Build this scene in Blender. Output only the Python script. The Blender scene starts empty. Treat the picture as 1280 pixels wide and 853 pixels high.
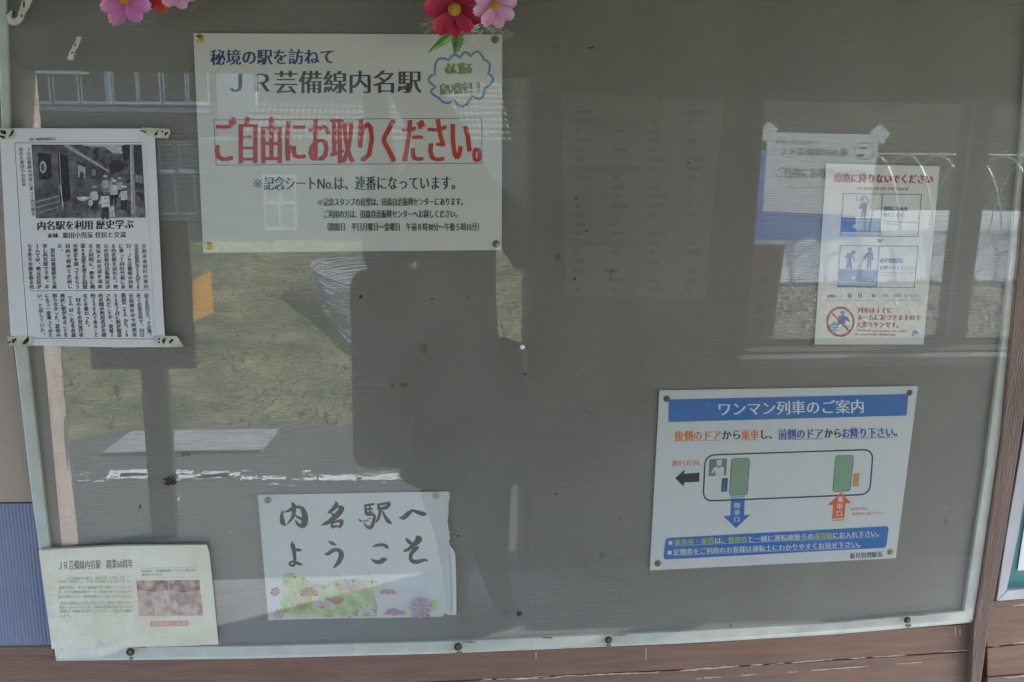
import bpy, bmesh, math, random
from mathutils import Vector, Matrix, noise
from mathutils.geometry import tessellate_polygon
random.seed(7)
R = math.radians
scene = bpy.context.scene
col = scene.collection

# ------------------------------------------------------------------ camera
FPX, PITCH, YAW, ROLL = 1367.3, .2573, .1149, .0191          # focal length in photo pixels (photo 1280 wide)
CAM = Vector((0, -1.605, 1.80))
_h = Vector((math.sin(YAW), math.cos(YAW), 0))
_f = math.cos(PITCH) * _h - math.sin(PITCH) * Vector((0, 0, 1))
_r0 = Vector((math.cos(YAW), -math.sin(YAW), 0))
_d0 = -(math.sin(PITCH) * _h + math.cos(PITCH) * Vector((0, 0, 1)))
RIGHT = math.cos(ROLL) * _r0 - math.sin(ROLL) * _d0
DOWN = math.sin(ROLL) * _r0 + math.cos(ROLL) * _d0
cam = bpy.data.objects.new('camera', bpy.data.cameras.new('camera'))
col.objects.link(cam)
cam.matrix_world = Matrix(((RIGHT.x, -DOWN.x, -_f.x, CAM.x), (RIGHT.y, -DOWN.y, -_f.y, CAM.y), (RIGHT.z, -DOWN.z, -_f.z, CAM.z), (0, 0, 0, 1)))
cam.data.sensor_width = 36
cam.data.lens = 36 * FPX / 1280
cam.data.clip_start, cam.data.clip_end = .01, 600
scene.camera = cam

# ------------------------------------------------------------------ light
SUN_AZ = Vector((.90, -.43, 0)).normalized()
SUN_EL = R(43)
w = bpy.data.worlds.new('World'); scene.world = w; w.use_nodes = True
nt = w.node_tree
sky = nt.nodes.new('ShaderNodeTexSky'); sky.sky_type = 'NISHITA'; sky.sun_disc = False
sky.sun_elevation = SUN_EL; sky.sun_rotation = math.atan2(SUN_AZ.x, SUN_AZ.y)
nt.links.new(sky.outputs[0], nt.nodes['Background'].inputs[0])
nt.nodes['Background'].inputs[1].default_value = .15
sl = bpy.data.lights.new('sun', 'SUN'); sl.energy = 3.1; sl.angle = R(.5); sl.color = (1, .95, .88)
so = bpy.data.objects.new('sun', sl); col.objects.link(so)
sd = SUN_AZ * math.cos(SUN_EL) + Vector((0, 0, math.sin(SUN_EL)))
so.rotation_euler = sd.to_track_quat('Z', 'Y').to_euler(); so.location = sd * 20
scene.view_settings.view_transform = 'Standard'
scene.view_settings.look = 'None'
scene.view_settings.exposure = 2.74
scene.view_settings.gamma = 1
scene.cycles.use_denoising = True
scene.cycles.use_guiding = True
scene.cycles.use_light_tree = False
scene.cycles.caustics_reflective = False
scene.cycles.use_adaptive_sampling = False
scene.cycles.max_bounces = 10
scene.cycles.transparent_max_bounces = 16

# ------------------------------------------------------------------ measuring helpers (photo measurements -> places)
def at(px, py, Y=0.0):                    # a measured photo point on the upright plane y = Y
    d = _f + RIGHT * ((px - 640) / FPX) + DOWN * ((py - 426.5) / FPX)
    return CAM + d * ((Y - CAM.y) / d.y)
def mir(px, py, D):                       # a point seen mirrored in the panes, D metres in front of the board
    p = at(px, py, D); return Vector((p.x, -D, p.z))
def Z(ox, oy, s):
    return lambda x, y: (ox + x * s, oy + y * s)

# ------------------------------------------------------------------ materials
_m = {}
def mat(name, c, rough=.6, var=0.0, vscale=8, bump=0.0, bscale=60, metal=0, spec=.5, c2=None, coat=0, stretch=None):
    if name in _m: return _m[name]
    m = bpy.data.materials.new(name); m.use_nodes = True; n = m.node_tree; p = n.nodes['Principled BSDF']
    p.inputs['Base Color'].default_value = (*c, 1); p.inputs['Roughness'].default_value = rough
    p.inputs['Metallic'].default_value = metal; p.inputs['Specular IOR Level'].default_value = spec
    p.inputs['Coat Weight'].default_value = coat
    if var or c2 or bump:
        tc = n.nodes.new('ShaderNodeTexCoord'); mp = n.nodes.new('ShaderNodeMapping')
        n.links.new(tc.outputs['Object'], mp.inputs[0])
        if stretch: mp.inputs['Scale'].default_value = stretch
    if var or c2:
        nz = n.nodes.new('ShaderNodeTexNoise'); nz.inputs['Scale'].default_value = vscale; nz.inputs['Detail'].default_value = 6
        rp = n.nodes.new('ShaderNodeValToRGB'); e = rp.color_ramp.elements
        e[0].position = .32; e[1].position = .68
        e[0].color = (*(x * (1 - var) for x in c), 1); e[1].color = (*(c2 or tuple(min(1, x * (1 + var)) for x in c)), 1)
        n.links.new(mp.outputs[0], nz.inputs[0]); n.links.new(nz.outputs[0], rp.inputs[0]); n.links.new(rp.outputs[0], p.inputs['Base Color'])
    if bump:
        nb = n.nodes.new('ShaderNodeTexNoise'); nb.inputs['Scale'].default_value = bscale; nb.inputs['Detail'].default_value = 5
        b = n.nodes.new('ShaderNodeBump'); b.inputs['Strength'].default_value = bump; b.inputs['Distance'].default_value = .01
        n.links.new(mp.outputs[0], nb.inputs[0]); n.links.new(nb.outputs[0], b.inputs['Height']); n.links.new(b.outputs[0], p.inputs['Normal'])
        if coat: n.links.new(b.outputs[0], p.inputs['Coat Normal']); p.inputs['Coat Roughness'].default_value = .12
    _m[name] = m; return m
def ink(c, rough=.5):
    return mat('ink_%02x%02x%02x' % tuple(int(x * 255) for x in c), c, rough, spec=.3)

def math_node(n, op, a, b=None, c=None):
    k = n.nodes.new('ShaderNodeMath'); k.operation = op
    for i, v in enumerate((a, b, c)):
        if v is None: continue
        if isinstance(v, (int, float)): k.inputs[i].default_value = v
        else: n.links.new(v, k.inputs[i])
    return k.outputs[0]

def ribbed_mat(name, c, axis, pitch, strength, dark, rough, coat=0.0, coat_rough=.3, tint=None):
    m = bpy.data.materials.new(name); m.use_nodes = True; n = m.node_tree; p = n.nodes['Principled BSDF']
    tc = n.nodes.new('ShaderNodeTexCoord'); sx = n.nodes.new('ShaderNodeSeparateXYZ'); n.links.new(tc.outputs['Object'], sx.inputs[0])
    nz = n.nodes.new('ShaderNodeTexNoise'); nz.inputs['Scale'].default_value = 5; nz.inputs['Detail'].default_value = 4; n.links.new(tc.outputs['Object'], nz.inputs[0])
    v = math_node(n, 'MULTIPLY', sx.outputs[axis], 2 * math.pi / pitch)
    s = math_node(n, 'SINE', math_node(n, 'MULTIPLY_ADD', nz.outputs[0], 2.5, v))
    h = math_node(n, 'MULTIPLY_ADD', s, .5, .5)
    b = n.nodes.new('ShaderNodeBump'); b.inputs['Strength'].default_value = strength; b.inputs['Distance'].default_value = .0006
    n.links.new(h, b.inputs['Height']); n.links.new(b.outputs[0], p.inputs['Normal'])
    mx = n.nodes.new('ShaderNodeMix'); mx.data_type = 'RGBA'
    mx.inputs[6].default_value = (*(x * (1 - dark) for x in c), 1); mx.inputs[7].default_value = (*c, 1); n.links.new(h, mx.inputs[0])  # groove shade put into the colour too, following the rib height
    nb = n.nodes.new('ShaderNodeTexNoise'); nb.inputs['Scale'].default_value = 2.2; nb.inputs['Detail'].default_value = 7; n.links.new(tc.outputs['Object'], nb.inputs[0])
    my = n.nodes.new('ShaderNodeMix'); my.data_type = 'RGBA'; my.blend_type = 'MIX'
    rp = n.nodes.new('ShaderNodeValToRGB'); rp.color_ramp.elements[0].position = .35; rp.color_ramp.elements[1].position = .75
    rp.color_ramp.elements[1].color = (.5, .5, .5, 1)
    n.links.new(nb.outputs[0], rp.inputs[0]); n.links.new(rp.outputs[0], my.inputs[0]); n.links.new(mx.outputs[2], my.inputs[6])
    my.inputs[7].default_value = (*(tint or c), 1); n.links.new(my.outputs[2], p.inputs['Base Color'])
    p.inputs['Roughness'].default_value = rough
    p.inputs['Coat Weight'].default_value = coat; p.inputs['Coat Roughness'].default_value = coat_rough
    return m

def pane_mat(name, dust=.02, wob=.05):
    m = bpy.data.materials.new(name); m.use_nodes = True; n = m.node_tree
    for x in list(n.nodes): n.nodes.remove(x)
    out = n.nodes.new('ShaderNodeOutputMaterial')
    tr = n.nodes.new('ShaderNodeBsdfTransparent'); tr.inputs[0].default_value = (.97, .98, .97, 1)
    gl = n.nodes.new('ShaderNodeBsdfGlossy'); gl.inputs['Roughness'].default_value = 0
    tc = n.nodes.new('ShaderNodeTexCoord')
    nz = n.nodes.new('ShaderNodeTexNoise'); nz.inputs['Scale'].default_value = 3.2; nz.inputs['Detail'].default_value = 1; n.links.new(tc.outputs['Object'], nz.inputs[0])
    b = n.nodes.new('ShaderNodeBump'); b.inputs['Strength'].default_value = wob; b.inputs['Distance'].default_value = .02
    n.links.new(nz.outputs[0], b.inputs['Height']); n.links.new(b.outputs[0], gl.inputs['Normal'])
    geo = n.nodes.new('ShaderNodeNewGeometry'); dp = n.nodes.new('ShaderNodeVectorMath'); dp.operation = 'DOT_PRODUCT'
    n.links.new(geo.outputs['Incoming'], dp.inputs[0]); n.links.new(geo.outputs['Normal'], dp.inputs[1])
    c = math_node(n, 'ABSOLUTE', dp.outputs['Value'])
    fr = math_node(n, 'MULTIPLY_ADD', math_node(n, 'POWER', math_node(n, 'SUBTRACT', 1, c), 5), .95, .054)   # Schlick
    mx = n.nodes.new('ShaderNodeMixShader'); n.links.new(fr, mx.inputs[0]); n.links.new(tr.outputs[0], mx.inputs[1]); n.links.new(gl.outputs[0], mx.inputs[2])
    df = n.nodes.new('ShaderNodeBsdfDiffuse'); df.inputs[0].default_value = (.72, .71, .66, 1)
    nd = n.nodes.new('ShaderNodeTexNoise'); nd.inputs['Scale'].default_value = 6; nd.inputs['Detail'].default_value = 9; nd.inputs['Roughness'].default_value = .65
    n.links.new(tc.outputs['Object'], nd.inputs[0])
    rp = n.nodes.new('ShaderNodeMapRange'); rp.inputs['From Min'].default_value = .35; rp.inputs['From Max'].default_value = .75
    rp.inputs['To Min'].default_value = dust * .25; rp.inputs['To Max'].default_value = dust * 2.6
    n.links.new(nd.outputs[0], rp.inputs[0])
    m2 = n.nodes.new('ShaderNodeMixShader'); n.links.new(rp.outputs[0], m2.inputs[0]); n.links.new(mx.outputs[0], m2.inputs[1]); n.links.new(df.outputs[0], m2.inputs[2])
    n.links.new(m2.outputs[0], out.inputs['Surface'])
    return m

def see_light(m, c, f):                    # thin film or paper that lets light through
    n = m.node_tree; p = n.nodes['Principled BSDF']; t = n.nodes.new('ShaderNodeBsdfTranslucent'); t.inputs[0].default_value = (*c, 1)
    x = n.nodes.new('ShaderNodeMixShader'); x.inputs[0].default_value = f
    n.links.new(p.outputs[0], x.inputs[1]); n.links.new(t.outputs[0], x.inputs[2]); n.links.new(x.outputs[0], n.nodes['Material Output'].inputs[0])
# ------------------------------------------------------------------ object helpers
def tag(o, label=None, cat=None, group=None, kind=None):
    if label: o['label'] = label
    if cat: o['category'] = cat
    if group: o['group'] = group
    if kind: o['kind'] = kind
    return o
def empty(name, loc=(0, 0, 0)):
    o = bpy.data.objects.new(name, None); col.objects.link(o); o.location = loc; return o
def link(name, me, m=None, parent=None):
    o = bpy.data.objects.new(name, me); col.objects.link(o)
    if m is not None and not me.materials:
        for k in (m if isinstance(m, (list, tuple)) else [m]): me.materials.append(k)
    if parent is not None:
        o.parent = parent; o.matrix_parent_inverse = Matrix.Translation(-parent_world(parent))
    return o
def parent_world(p):
    v = Vector(p.location)
    if p.parent: v += Vector((0, 0, 0))     # all inner parents sit unmoved
    return v
def pyd(name, V, F, m=None, parent=None, smooth=False, mi=None):
    me = bpy.data.meshes.new(name); me.from_pydata([tuple(v) for v in V], [], F); me.update()
    o = link(name, me, m, parent)
    if smooth: me.shade_smooth()
    if mi:
        for p, k in zip(me.polygons, mi): p.material_index = k
    return o
def prism(front, back):                    # closed solid between two loops of equal length
    n = len(front); V = list(front) + list(back)
    F = []
    for t in tessellate_polygon([[Vector(p) for p in front]]): F.append(tuple(t))
    for t in list(F): F.append((t[2] + n, t[1] + n, t[0] + n))
    for i in range(n): F.append((i, (i + 1) % n, (i + 1) % n + n, i + n))
    return V, F
def slab(name, pts, Y0, Y1, m, parent=None, bevel=0):      # photo outline -> plate between planes y=Y0 (front) and y=Y1
    f = [at(x, y, Y0) for x, y in pts]; b = [Vector((p.x, Y1, p.z)) for p in f]
    V, F = prism(f, b); o = pyd(name, V, F, m, parent); fixn(o)
    if bevel: bevel_o(o, bevel)
    return o
def fixn(o):
    bm = bmesh.new(); bm.from_mesh(o.data); bmesh.ops.recalc_face_normals(bm, faces=bm.faces); bm.to_mesh(o.data); bm.free()
def bevel_o(o, wd, seg=2):
    md = o.modifiers.new('b', 'BEVEL'); md.width = wd; md.segments = seg; md.limit_method = 'ANGLE'; md.angle_limit = R(40)
def box(name, a, b, m, parent=None, bevel=0):
    x0, y0, z0 = (min(a[i], b[i]) for i in range(3)); x1, y1, z1 = (max(a[i], b[i]) for i in range(3))
    V = [(x0, y0, z0), (x1, y0, z0), (x1, y1, z0), (x0, y1, z0), (x0, y0, z1), (x1, y0, z1), (x1, y1, z1), (x0, y1, z1)]
    o = pyd(name, V, [(3, 2, 1, 0), (4, 5, 6, 7), (0, 1, 5, 4), (1, 2, 6, 5), (2, 3, 7, 6), (3, 0, 4, 7)], m, parent)
    if bevel: bevel_o(o, bevel)
    return o
def tube_vf(path, rad, seg=8, V=None, F=None):
    V = [] if V is None else V; F = [] if F is None else F
    path = [Vector(p) for p in path]; b0 = len(V)
    for i, p in enumerate(path):
        t = (path[min(i + 1, len(path) - 1)] - path[max(i - 1, 0)]).normalized()
        a = t.orthogonal().normalized() if i == 0 else (a - t * a.dot(t)).normalized()
        c = t.cross(a); r = rad[i] if isinstance(rad, (list, tuple)) else rad
        for k in range(seg):
            g = 2 * math.pi * k / seg; V.append(p + (a * math.cos(g) + c * math.sin(g)) * r)
    for i in range(len(path) - 1):
        for k in range(seg):
            k2 = (k + 1) % seg
            F.append((b0 + i * seg + k, b0 + i * seg + k2, b0 + (i + 1) * seg + k2, b0 + (i + 1) * seg + k))
    F.append(tuple(b0 + k for k in reversed(range(seg)))); F.append(tuple(b0 + (len(path) - 1) * seg + k for k in range(seg)))
    return V, F
def tube(name, path, rad, m, parent=None, seg=8):
    V, F = tube_vf(path, rad, seg); return pyd(name, V, F, m, parent, smooth=True)

# ------------------------------------------------------------------ print: lettering and flat marks as thin geometry
_tc = {}
def glyphs(body, thin=0):
    if (body, thin) in _tc: return _tc[(body, thin)]
    c = bpy.data.curves.new('t', 'FONT'); c.body = body; c.size = 1; c.resolution_u = 2; c.offset = -thin
    o = bpy.data.objects.new('t', c); col.objects.link(o)
    bpy.context.view_layer.update()
    me = bpy.data.meshes.new_from_object(o.evaluated_get(bpy.context.evaluated_depsgraph_get()))
    V = [(v.co.x, v.co.y) for v in me.vertices]; F = [tuple(p.vertices) for p in me.polygons]
    bpy.data.objects.remove(o); bpy.data.curves.remove(c); bpy.data.meshes.remove(me)
    _tc[(body, thin)] = (V, F); return V, F
class Print:
    """flat print gathered on one sheet plane y = Y (front side), one mesh per colour run"""
    def __init__(s, Y, mirror=0, D=None):
        s.Y, s.k, s.V, s.F, s.M, s.mats = Y, 0, [], [], [], []
        s.D = D
    def place(s, px, py, lift):
        if s.D is None: return at(px, py, s.Y - lift)
        p = mir(px, py, s.D); return Vector((p.x, p.y + lift, p.z))
    def mi(s, c):
        m = c if isinstance(c, bpy.types.Material) else ink(c)
        if m not in s.mats: s.mats.append(m)
        return s.mats.index(m)
    def add(s, P, F, c, lift):
        b = len(s.V); s.V += [s.place(x, y, lift) for x, y in P]; k = s.mi(c)
        for f in F: s.F.append(tuple(b + i for i in f)); s.M.append(k)
    def step(s): s.k += 1; return .00006 + s.k * .000012
    def poly(s, pts, c):
        T = tessellate_polygon([[Vector((x, y, 0)) for x, y in pts]])
        s.add(pts, [tuple(t) for t in T], c, s.step()); return s
    def ring(s, pts, wd, c, closed=True):
        n = len(pts); P = []; F = []
        if n <= 4 and closed:
            for i in range(n):
                a, b = Vector(pts[i]), Vector(pts[(i + 1) % n]); t = (b - a).normalized() * wd / 2; q = Vector((-t.y, t.x)); k = len(P)
                P += [tuple(a - t + q), tuple(b - t + q), tuple(b - t - q), tuple(a - t - q)]; F.append((k, k + 1, k + 2, k + 3))
            s.add(P, F, c, s.step()); return s
        for i in range(n):
            a = Vector(pts[(i - 1) % n] if closed or i else pts[0]); b = Vector(pts[(i + 1) % n] if closed or i < n - 1 else pts[-1])
            t = (b - a).normalized(); q = Vector((-t.y, t.x)); w_ = wd[i] if isinstance(wd, (list, tuple)) else wd
            P += [tuple(Vector(pts[i]) + q * w_ / 2), tuple(Vector(pts[i]) - q * w_ / 2)]
        for i in range(n if closed else n - 1):
            j = (i + 1) % n; F.append((2 * i, 2 * j, 2 * j + 1, 2 * i + 1))
        s.add(P, F, c, s.step()); return s
    def disc(s, cx, cy, rx, c, ry=None, n=20):
        ry = ry or rx; return s.poly([(cx + rx * math.cos(2 * math.pi * i / n), cy + ry * math.sin(2 * math.pi * i / n)) for i in range(n)], c)
    def kome(s, cx, cy, r, c):
        for a in (45, 135): s.ring([(cx - r * math.cos(R(a)), cy - r * math.sin(R(a))), (cx + r * math.cos(R(a)), cy + r * math.sin(R(a)))], r * .22, c, closed=False)
        for a in (0, 90, 180, 270): s.disc(cx + r * .72 * math.cos(R(a)), cy + r * .72 * math.sin(R(a)), r * .2, c, None, 8)
        return s
    def text(s, body, L, Rr, h, c, bold=.0, n=2, up=None, thin=0):
        V, F = glyphs(body, thin); xs = [v[0] for v in V]; x0, x1 = min(xs), max(xs)
        L, Rr = Vector(L), Vector(Rr); d = Rr - L
        up = Vector(up) if up else Vector((d.y, -d.x)).normalized()
        for k in range(n if bold else 1):
            sh = bold * ((k / (n - 1)) - .5 if n > 1 else 0) * h
            P = []
            for x, y in V:
                q = L + d * ((x - x0) / (x1 - x0)) + up * ((y - .36) * h); P.append((q.x + sh, q.y))
            s.add(P, F, c, s.step())
        return s
    def column(s, body, top, bot, size, c, bold=0, wx=1.0):
        n = len(body); top, bot = Vector(top), Vector(bot)
        for i, ch in enumerate(body):
            if ch == '　': continue
            V, F = glyphs(ch); p = top.lerp(bot, (i + .5) / n)
            dx, dy = (.55, .45) if ch in '、。' else (0, 0)
            P = []
            for x, y in V:
                if ch in 'ー―～－':
                    X, Y_ = -(y - .38), (x - .5)
                elif ch in '（）「」': X, Y_ = -(y - .38), (x - .5)
                else: X, Y_ = x - (.5 if ord(ch) > 255 else .3), -(y - .38)
                P.append((p.x + (X + dx) * size * wx, p.y + (Y_ - dy) * size))
            s.add(P, F, c, .00006 + .000012 * s.k)
            if bold:
                s.add([(x + bold * size, y) for x, y in P], F, c, .00006 + .000012 * (s.k + 1))
        s.k += 2; return s
    def stroke(s, pts, c):
        pts = smooth_path(pts, 5); P = [(p[0], p[1]) for p in pts]; s.ring(P, [p[2] for p in pts], c, closed=False)
        for e in (pts[0], pts[-1]): s.disc(e[0], e[1], e[2] / 2, c, n=8)
        return s
    def build(s, name, parent):
        me = bpy.data.meshes.new(name); me.from_pydata([tuple(v) for v in s.V], [], s.F); me.update()
        for m in s.mats: me.materials.append(m)
        for p, k in zip(me.polygons, s.M): p.material_index = k
        return link(name, me, None, parent)
def smooth_path(pts, n):
    out = []
    P = [Vector(p) for p in pts]
    for i in range(len(P) - 1):
        p0, p1, p2, p3 = P[max(i - 1, 0)], P[i], P[i + 1], P[min(i + 2, len(P) - 1)]
        for k in range(n):
            t = k / n
            out.append(.5 * ((2 * p1) + (p2 - p0) * t + (2 * p0 - 5 * p1 + 4 * p2 - p3) * t * t + (3 * p1 - p0 - 3 * p2 + p3) * t ** 3))
    out.append(P[-1]); return [tuple(q) for q in out]
def arc3(a, b, c, n=8):                    # smooth bow from a over b to c
    a, b, c = Vector(a), Vector(b), Vector(c); ctrl = b * 2 - (a + c) / 2
    return [tuple(a * (1 - t) ** 2 + ctrl * 2 * t * (1 - t) + c * t * t) for t in (k / n for k in range(n))]
def rrect(tl, tr, br, bl, r, n=5):         # rounded quadrilateral
    P = [Vector(p) for p in (tl, tr, br, bl)]; out = []
    for i in range(4):
        p, a, b = P[i], P[i - 1], P[(i + 1) % 4]
        s, e = p + (a - p).normalized() * r, p + (b - p).normalized() * r
        for k in range(n + 1):
            t = k / n; out.append(tuple(s * (1 - t) ** 2 + p * 2 * t * (1 - t) + e * t * t))
    return out

# ------------------------------------------------------------------ depth stack of the board (y, towards the viewer is negative)
Y_BACK, Y_SHEET, Y_RAIL, Y_PF, Y_OUT = .004, .0012, -.003, -.0072, -.0085

# ================================================================== THE SETTING
M_wood = mat('brown_painted_wood', (.205, .118, .084), .55, var=.14, vscale=9, bump=.35, bscale=45, stretch=(1, 1, 9))
M_wood_dark = mat('dark_brown_wood', (.105, .066, .052), .6, var=.2, vscale=12, bump=.3, bscale=50, stretch=(8, 8, 1))
M_worn = mat('bare_worn_wood', (.5, .43, .37), .8, var=.2, vscale=60)
M_gap = mat('gap_shade_black', (.01, .008, .007), .9)  # near-black colour stands for the shade in plank gaps and screw recesses
M_tan = mat('tan_wall_panel', (.37, .285, .225), .6, var=.1, vscale=5, bump=.1, bscale=80)
M_conc = mat('concrete', (.36, .36, .36), .85, var=.14, vscale=14, bump=.35, bscale=70)
M_inwall = mat('shelter_wall_paint', (.13, .105, .085), .7, var=.12, vscale=5)

def heightf(x, D):
    t = min(1, max(0, (D - 8.2) / 12)); t = t * t * (3 - 2 * t)
    return -2.6 * t
# ground: one sheet out to the horizon
xs = [-260, -120, -60, -40] + [i * 1.0 for i in range(-30, 31)] + [40, 60, 120, 260]
ds = [-200, -80, -30, -10, -3] + [i * .5 for i in range(-2, 60)] + [32, 40, 60, 110, 300]
V = []; F = []
for D in ds:
    for x in xs:
        z = heightf(x, D) + (.03 * noise.noise(Vector((x * .9, D * .9, 0))) if 3.4 < D < 60 else 0)
        V.append((x, -D, z - .006))
nx = len(xs)
for j in range(len(ds) - 1):
    for i in range(nx - 1): F.append((j * nx + i, j * nx + i + 1, (j + 1) * nx + i + 1, (j + 1) * nx + i))
M_soil = mat('dry_grassy_ground', (.040, .07, .016), .9, vscale=2.2, c2=(.26, .23, .12), bump=.6, bscale=14)
g = pyd('ground', V, F, M_soil); fixn(g); tag(g, kind='structure')

def rd(px, py):                            # road point mirrored at a measured spot
    d = _f + RIGHT * ((px - 640) / FPX) + DOWN * ((py - 426.5) / FPX); t = -CAM.z / d.z
    p = CAM + d * t; return p.x, p.y
DR, DA, DB = rd(240, 536)[1], rd(240, 567)[1], rd(240, 541)[1]   # road edge, near and far edge of the gutter cover
M_asph = mat('asphalt', (.055, .055, .055), .85, vscale=70, c2=(.13, .13, .128), bump=.6, bscale=120)
o = box('road', (-14, -1.975, -.05), (14, -DR, 0), M_asph); tag(o, kind='structure')
o = box('floor', (-3.2, .4, -.1), (4.2, -1.971, .004), M_conc); tag(o, kind='structure')
M_pale = mat('pale_concrete_slab', (.34, .34, .335), .85, var=.25, vscale=30, bump=.2)
V = [(rd(130, 567)[0], -DA, .004), (rd(325, 567)[0], -DA, .004), (rd(347, 543)[0], -DB, .004), (rd(166, 541)[0], -DB, .004)]
top = [Vector(v) + Vector((0, 0, .012)) for v in V]
Vp, Fp = prism(top, [Vector(v) - Vector((0, 0, .02)) for v in V]); o = pyd('gutter_cover', Vp, Fp, M_pale); fixn(o)
tag(o, 'pale flat concrete gutter cover beside the grass verge, mirrored in the left pane', 'gutter cover')
# worn white road line: one painted line left in scraps
V = []; F = []
random.seed(3)
M_paint = mat('worn_road_paint', (.8, .8, .78), .7, var=.1, vscale=40)
def scrap(x0, x1, d0, d1, z=.004):
    n = 9; P = []
    for i in range(n): P.append(Vector((x0 + (x1 - x0) * i / (n - 1), -(d0 + random.uniform(-.008, .008)), z)))
    for i in reversed(range(n)): P.append(Vector((x0 + (x1 - x0) * i / (n - 1), -(d1 + random.uniform(-.012, .012)), z)))
    b = len(V); V.extend(P)
    for t in tessellate_polygon([P]): F.append(tuple(b + i for i in t))
for (a, b, ya, yb) in ((75, 84, 588, 594), (133, 192, 588, 598), (150, 186, 592, 595), (220, 243, 589, 592), (222, 300, 592, 598), (250, 288, 590, 597), (300, 322, 596, 599), (327, 358, 595, 599),
                       (398, 446, 594, 600), (452, 470, 596, 599), (470, 512, 592, 599), (380, 396, 597, 600), (186, 193, 604, 606), (222, 226, 622, 624), (660, 668, 588, 592), (645, 652, 578, 581)):
    xa, da = rd(a, yb + .6); xb, db = rd(b, ya - .8)
    scrap(xa, xb, da, db)
random.seed(31)
for k in range(60):
    xa, da = rd(random.uniform(70, 520), random.gauss(597, 5)); L_ = random.uniform(.01, .05)
    scrap(xa, xa + L_, da, da + random.uniform(.004, .014))
o = pyd('road_marking', V, F, M_paint); fixn(o); tag(o, kind='structure')

# grass verge: blades
random.seed(11)
V = []; F = []
for k in range(24000):
    D = DR + .01 + random.random() ** 1.3 * 6.5; x = random.uniform(-4.2, 2.6)
    if random.random() < .35 + .6 * noise.noise(Vector((x * 1.3, D * 1.6, 3))): continue
    h = random.uniform(.015, .05); a = random.uniform(0, 6.28); ww = .006
    dx, dy = math.cos(a) * ww, math.sin(a) * ww; z = heightf(x, D)
    b = len(V); V += [(x - dx, -D - dy, z), (x + dx, -D + dy, z), (x + random.uniform(-.03, .03), -D + random.uniform(-.03, .03), z + h)]
    F.append((b, b + 1, b + 2))
M_gr = mat('grass_blades', (.09, .15, .025), .7, vscale=1.5, c2=(.30, .29, .14))
o = pyd('grass', V, F, M_gr); tag(o, 'short green and straw coloured grass on the verge beyond the road', 'grass', kind='stuff')
# stones on the field below the tunnels
V = []; F = []
for k in range(2600):
    D = random.uniform(3.5, 7.0); x = random.uniform(2.2, 6.6); r = random.uniform(.012, .045); z = heightf(x, D)
    b = len(V); q = [random.uniform(.6, 1.2) for _ in range(6)]
    V += [(x + r * q[0], -D, z), (x, -D + r * q[1], z), (x - r * q[2], -D, z), (x, -D - r * q[3], z), (x, -D, z + r * q[4] * .8)]
    F += [(b, b + 1, b + 4), (b + 1, b + 2, b + 4), (b + 2, b + 3, b + 4), (b + 3, b, b + 4)]
o = pyd('gravel', V, F, mat('field_stones', (.22, .2, .16), .9, vscale=9, c2=(.5, .48, .43)))
tag(o, 'loose pale stones and clods on the field before the tunnels', 'gravel', kind='stuff')
sx0 = 1.2
o = box('soil_field', (sx0, -DR, -.05), (12, -7.3, .002), mat('tilled_soil', (.13, .115, .08), .95, vscale=3, c2=(.27, .25, .18), bump=1.0, bscale=12)); tag(o, kind='structure')
# wooded hillside beyond the fields
V = []; F = []
nxh, nzh = 60, 14
for j in range(nzh):
    for i in range(nxh):
        x = -40 + i * 90 / (nxh - 1); t = j / (nzh - 1); z = -3.0 + t * 12; D = 27 + t * 16
        nn = noise.noise(Vector((x * .35, z * .5, 1))) * 1.4
        V.append((x, -(D + nn), z + nn * .5))
for j in range(nzh - 1):
    for i in range(nxh - 1): F.append((j * nxh + i, j * nxh + i + 1, (j + 1) * nxh + i + 1, (j + 1) * nxh + i))
o = pyd('hill', V, F, mat('wooded_hillside', (.02, .03, .016), .95, vscale=1.1, c2=(.06, .065, .035), bump=1, bscale=3), smooth=True); tag(o, kind='structure')

# ---- shelter: facing wall behind the viewer with a doorway and a window, ceiling
DW, TH = 1.97, .15
xl = mir(28, 300, DW).x + .0; xl = mir(42, 400, DW).x
xr = mir(669, 450, DW).x
wl, wr = mir(938, 350, DW).x, mir(1420, 300, DW).x
z_l = mir(300, 80, DW).z; z_s = mir(1100, 437, DW).z; z_t = mir(1100, 118, DW).z
CEIL = 2.3
def wseg(x0, x1, z0, z1, parent): return box('panel', (x0, -DW, z0), (x1, -DW - TH, z1), M_inwall, parent)
swall = empty('shelter_wall'); tag(swall, kind='structure')
wseg(-1.85, xl, 0, CEIL, swall); wseg(xl, xr, z_l, CEIL, swall); wseg(xr, wl, 0, CEIL, swall)
wseg(wl, wr, 0, z_s, swall); wseg(wl, wr, z_t, CEIL, swall); wseg(wr, wr + .15, 0, CEIL, swall)
M_pink = mat('flaking_pinkish_paint', (.52, .40, .36), .7, vscale=16, c2=(.68, .60, .56), bump=.3, bscale=60)
box('jamb', (xl, -DW + .012, 0), (xl + .03, -DW - TH - .02, z_l), M_pink, swall, bevel=.004)
box('jamb', (xr - .03, -DW + .012, 0), (xr, -DW - TH - .02, z_l), M_wood_dark, swall, bevel=.004)
box('lintel', (xl + .03, -DW + .012, z_l - .03), (xr - .03, -DW - TH - .02, z_l), M_wood_dark, swall)
M_ceil = mat('dark_ceiling_boards', (.075, .055, .045), .8, var=.2, vscale=6, stretch=(1, 9, 1))
o = box('ceiling', (-2.0, .4, CEIL), (3.2, -DW - .24, CEIL + .06), M_ceil); tag(o, kind='structure')

# ---- board wall
wall = empty('wall'); tag(wall, kind='structure')
box('sheathing', (-3.2, .05, 0), (4.2, .2, CEIL), M_gap, wall)
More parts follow.
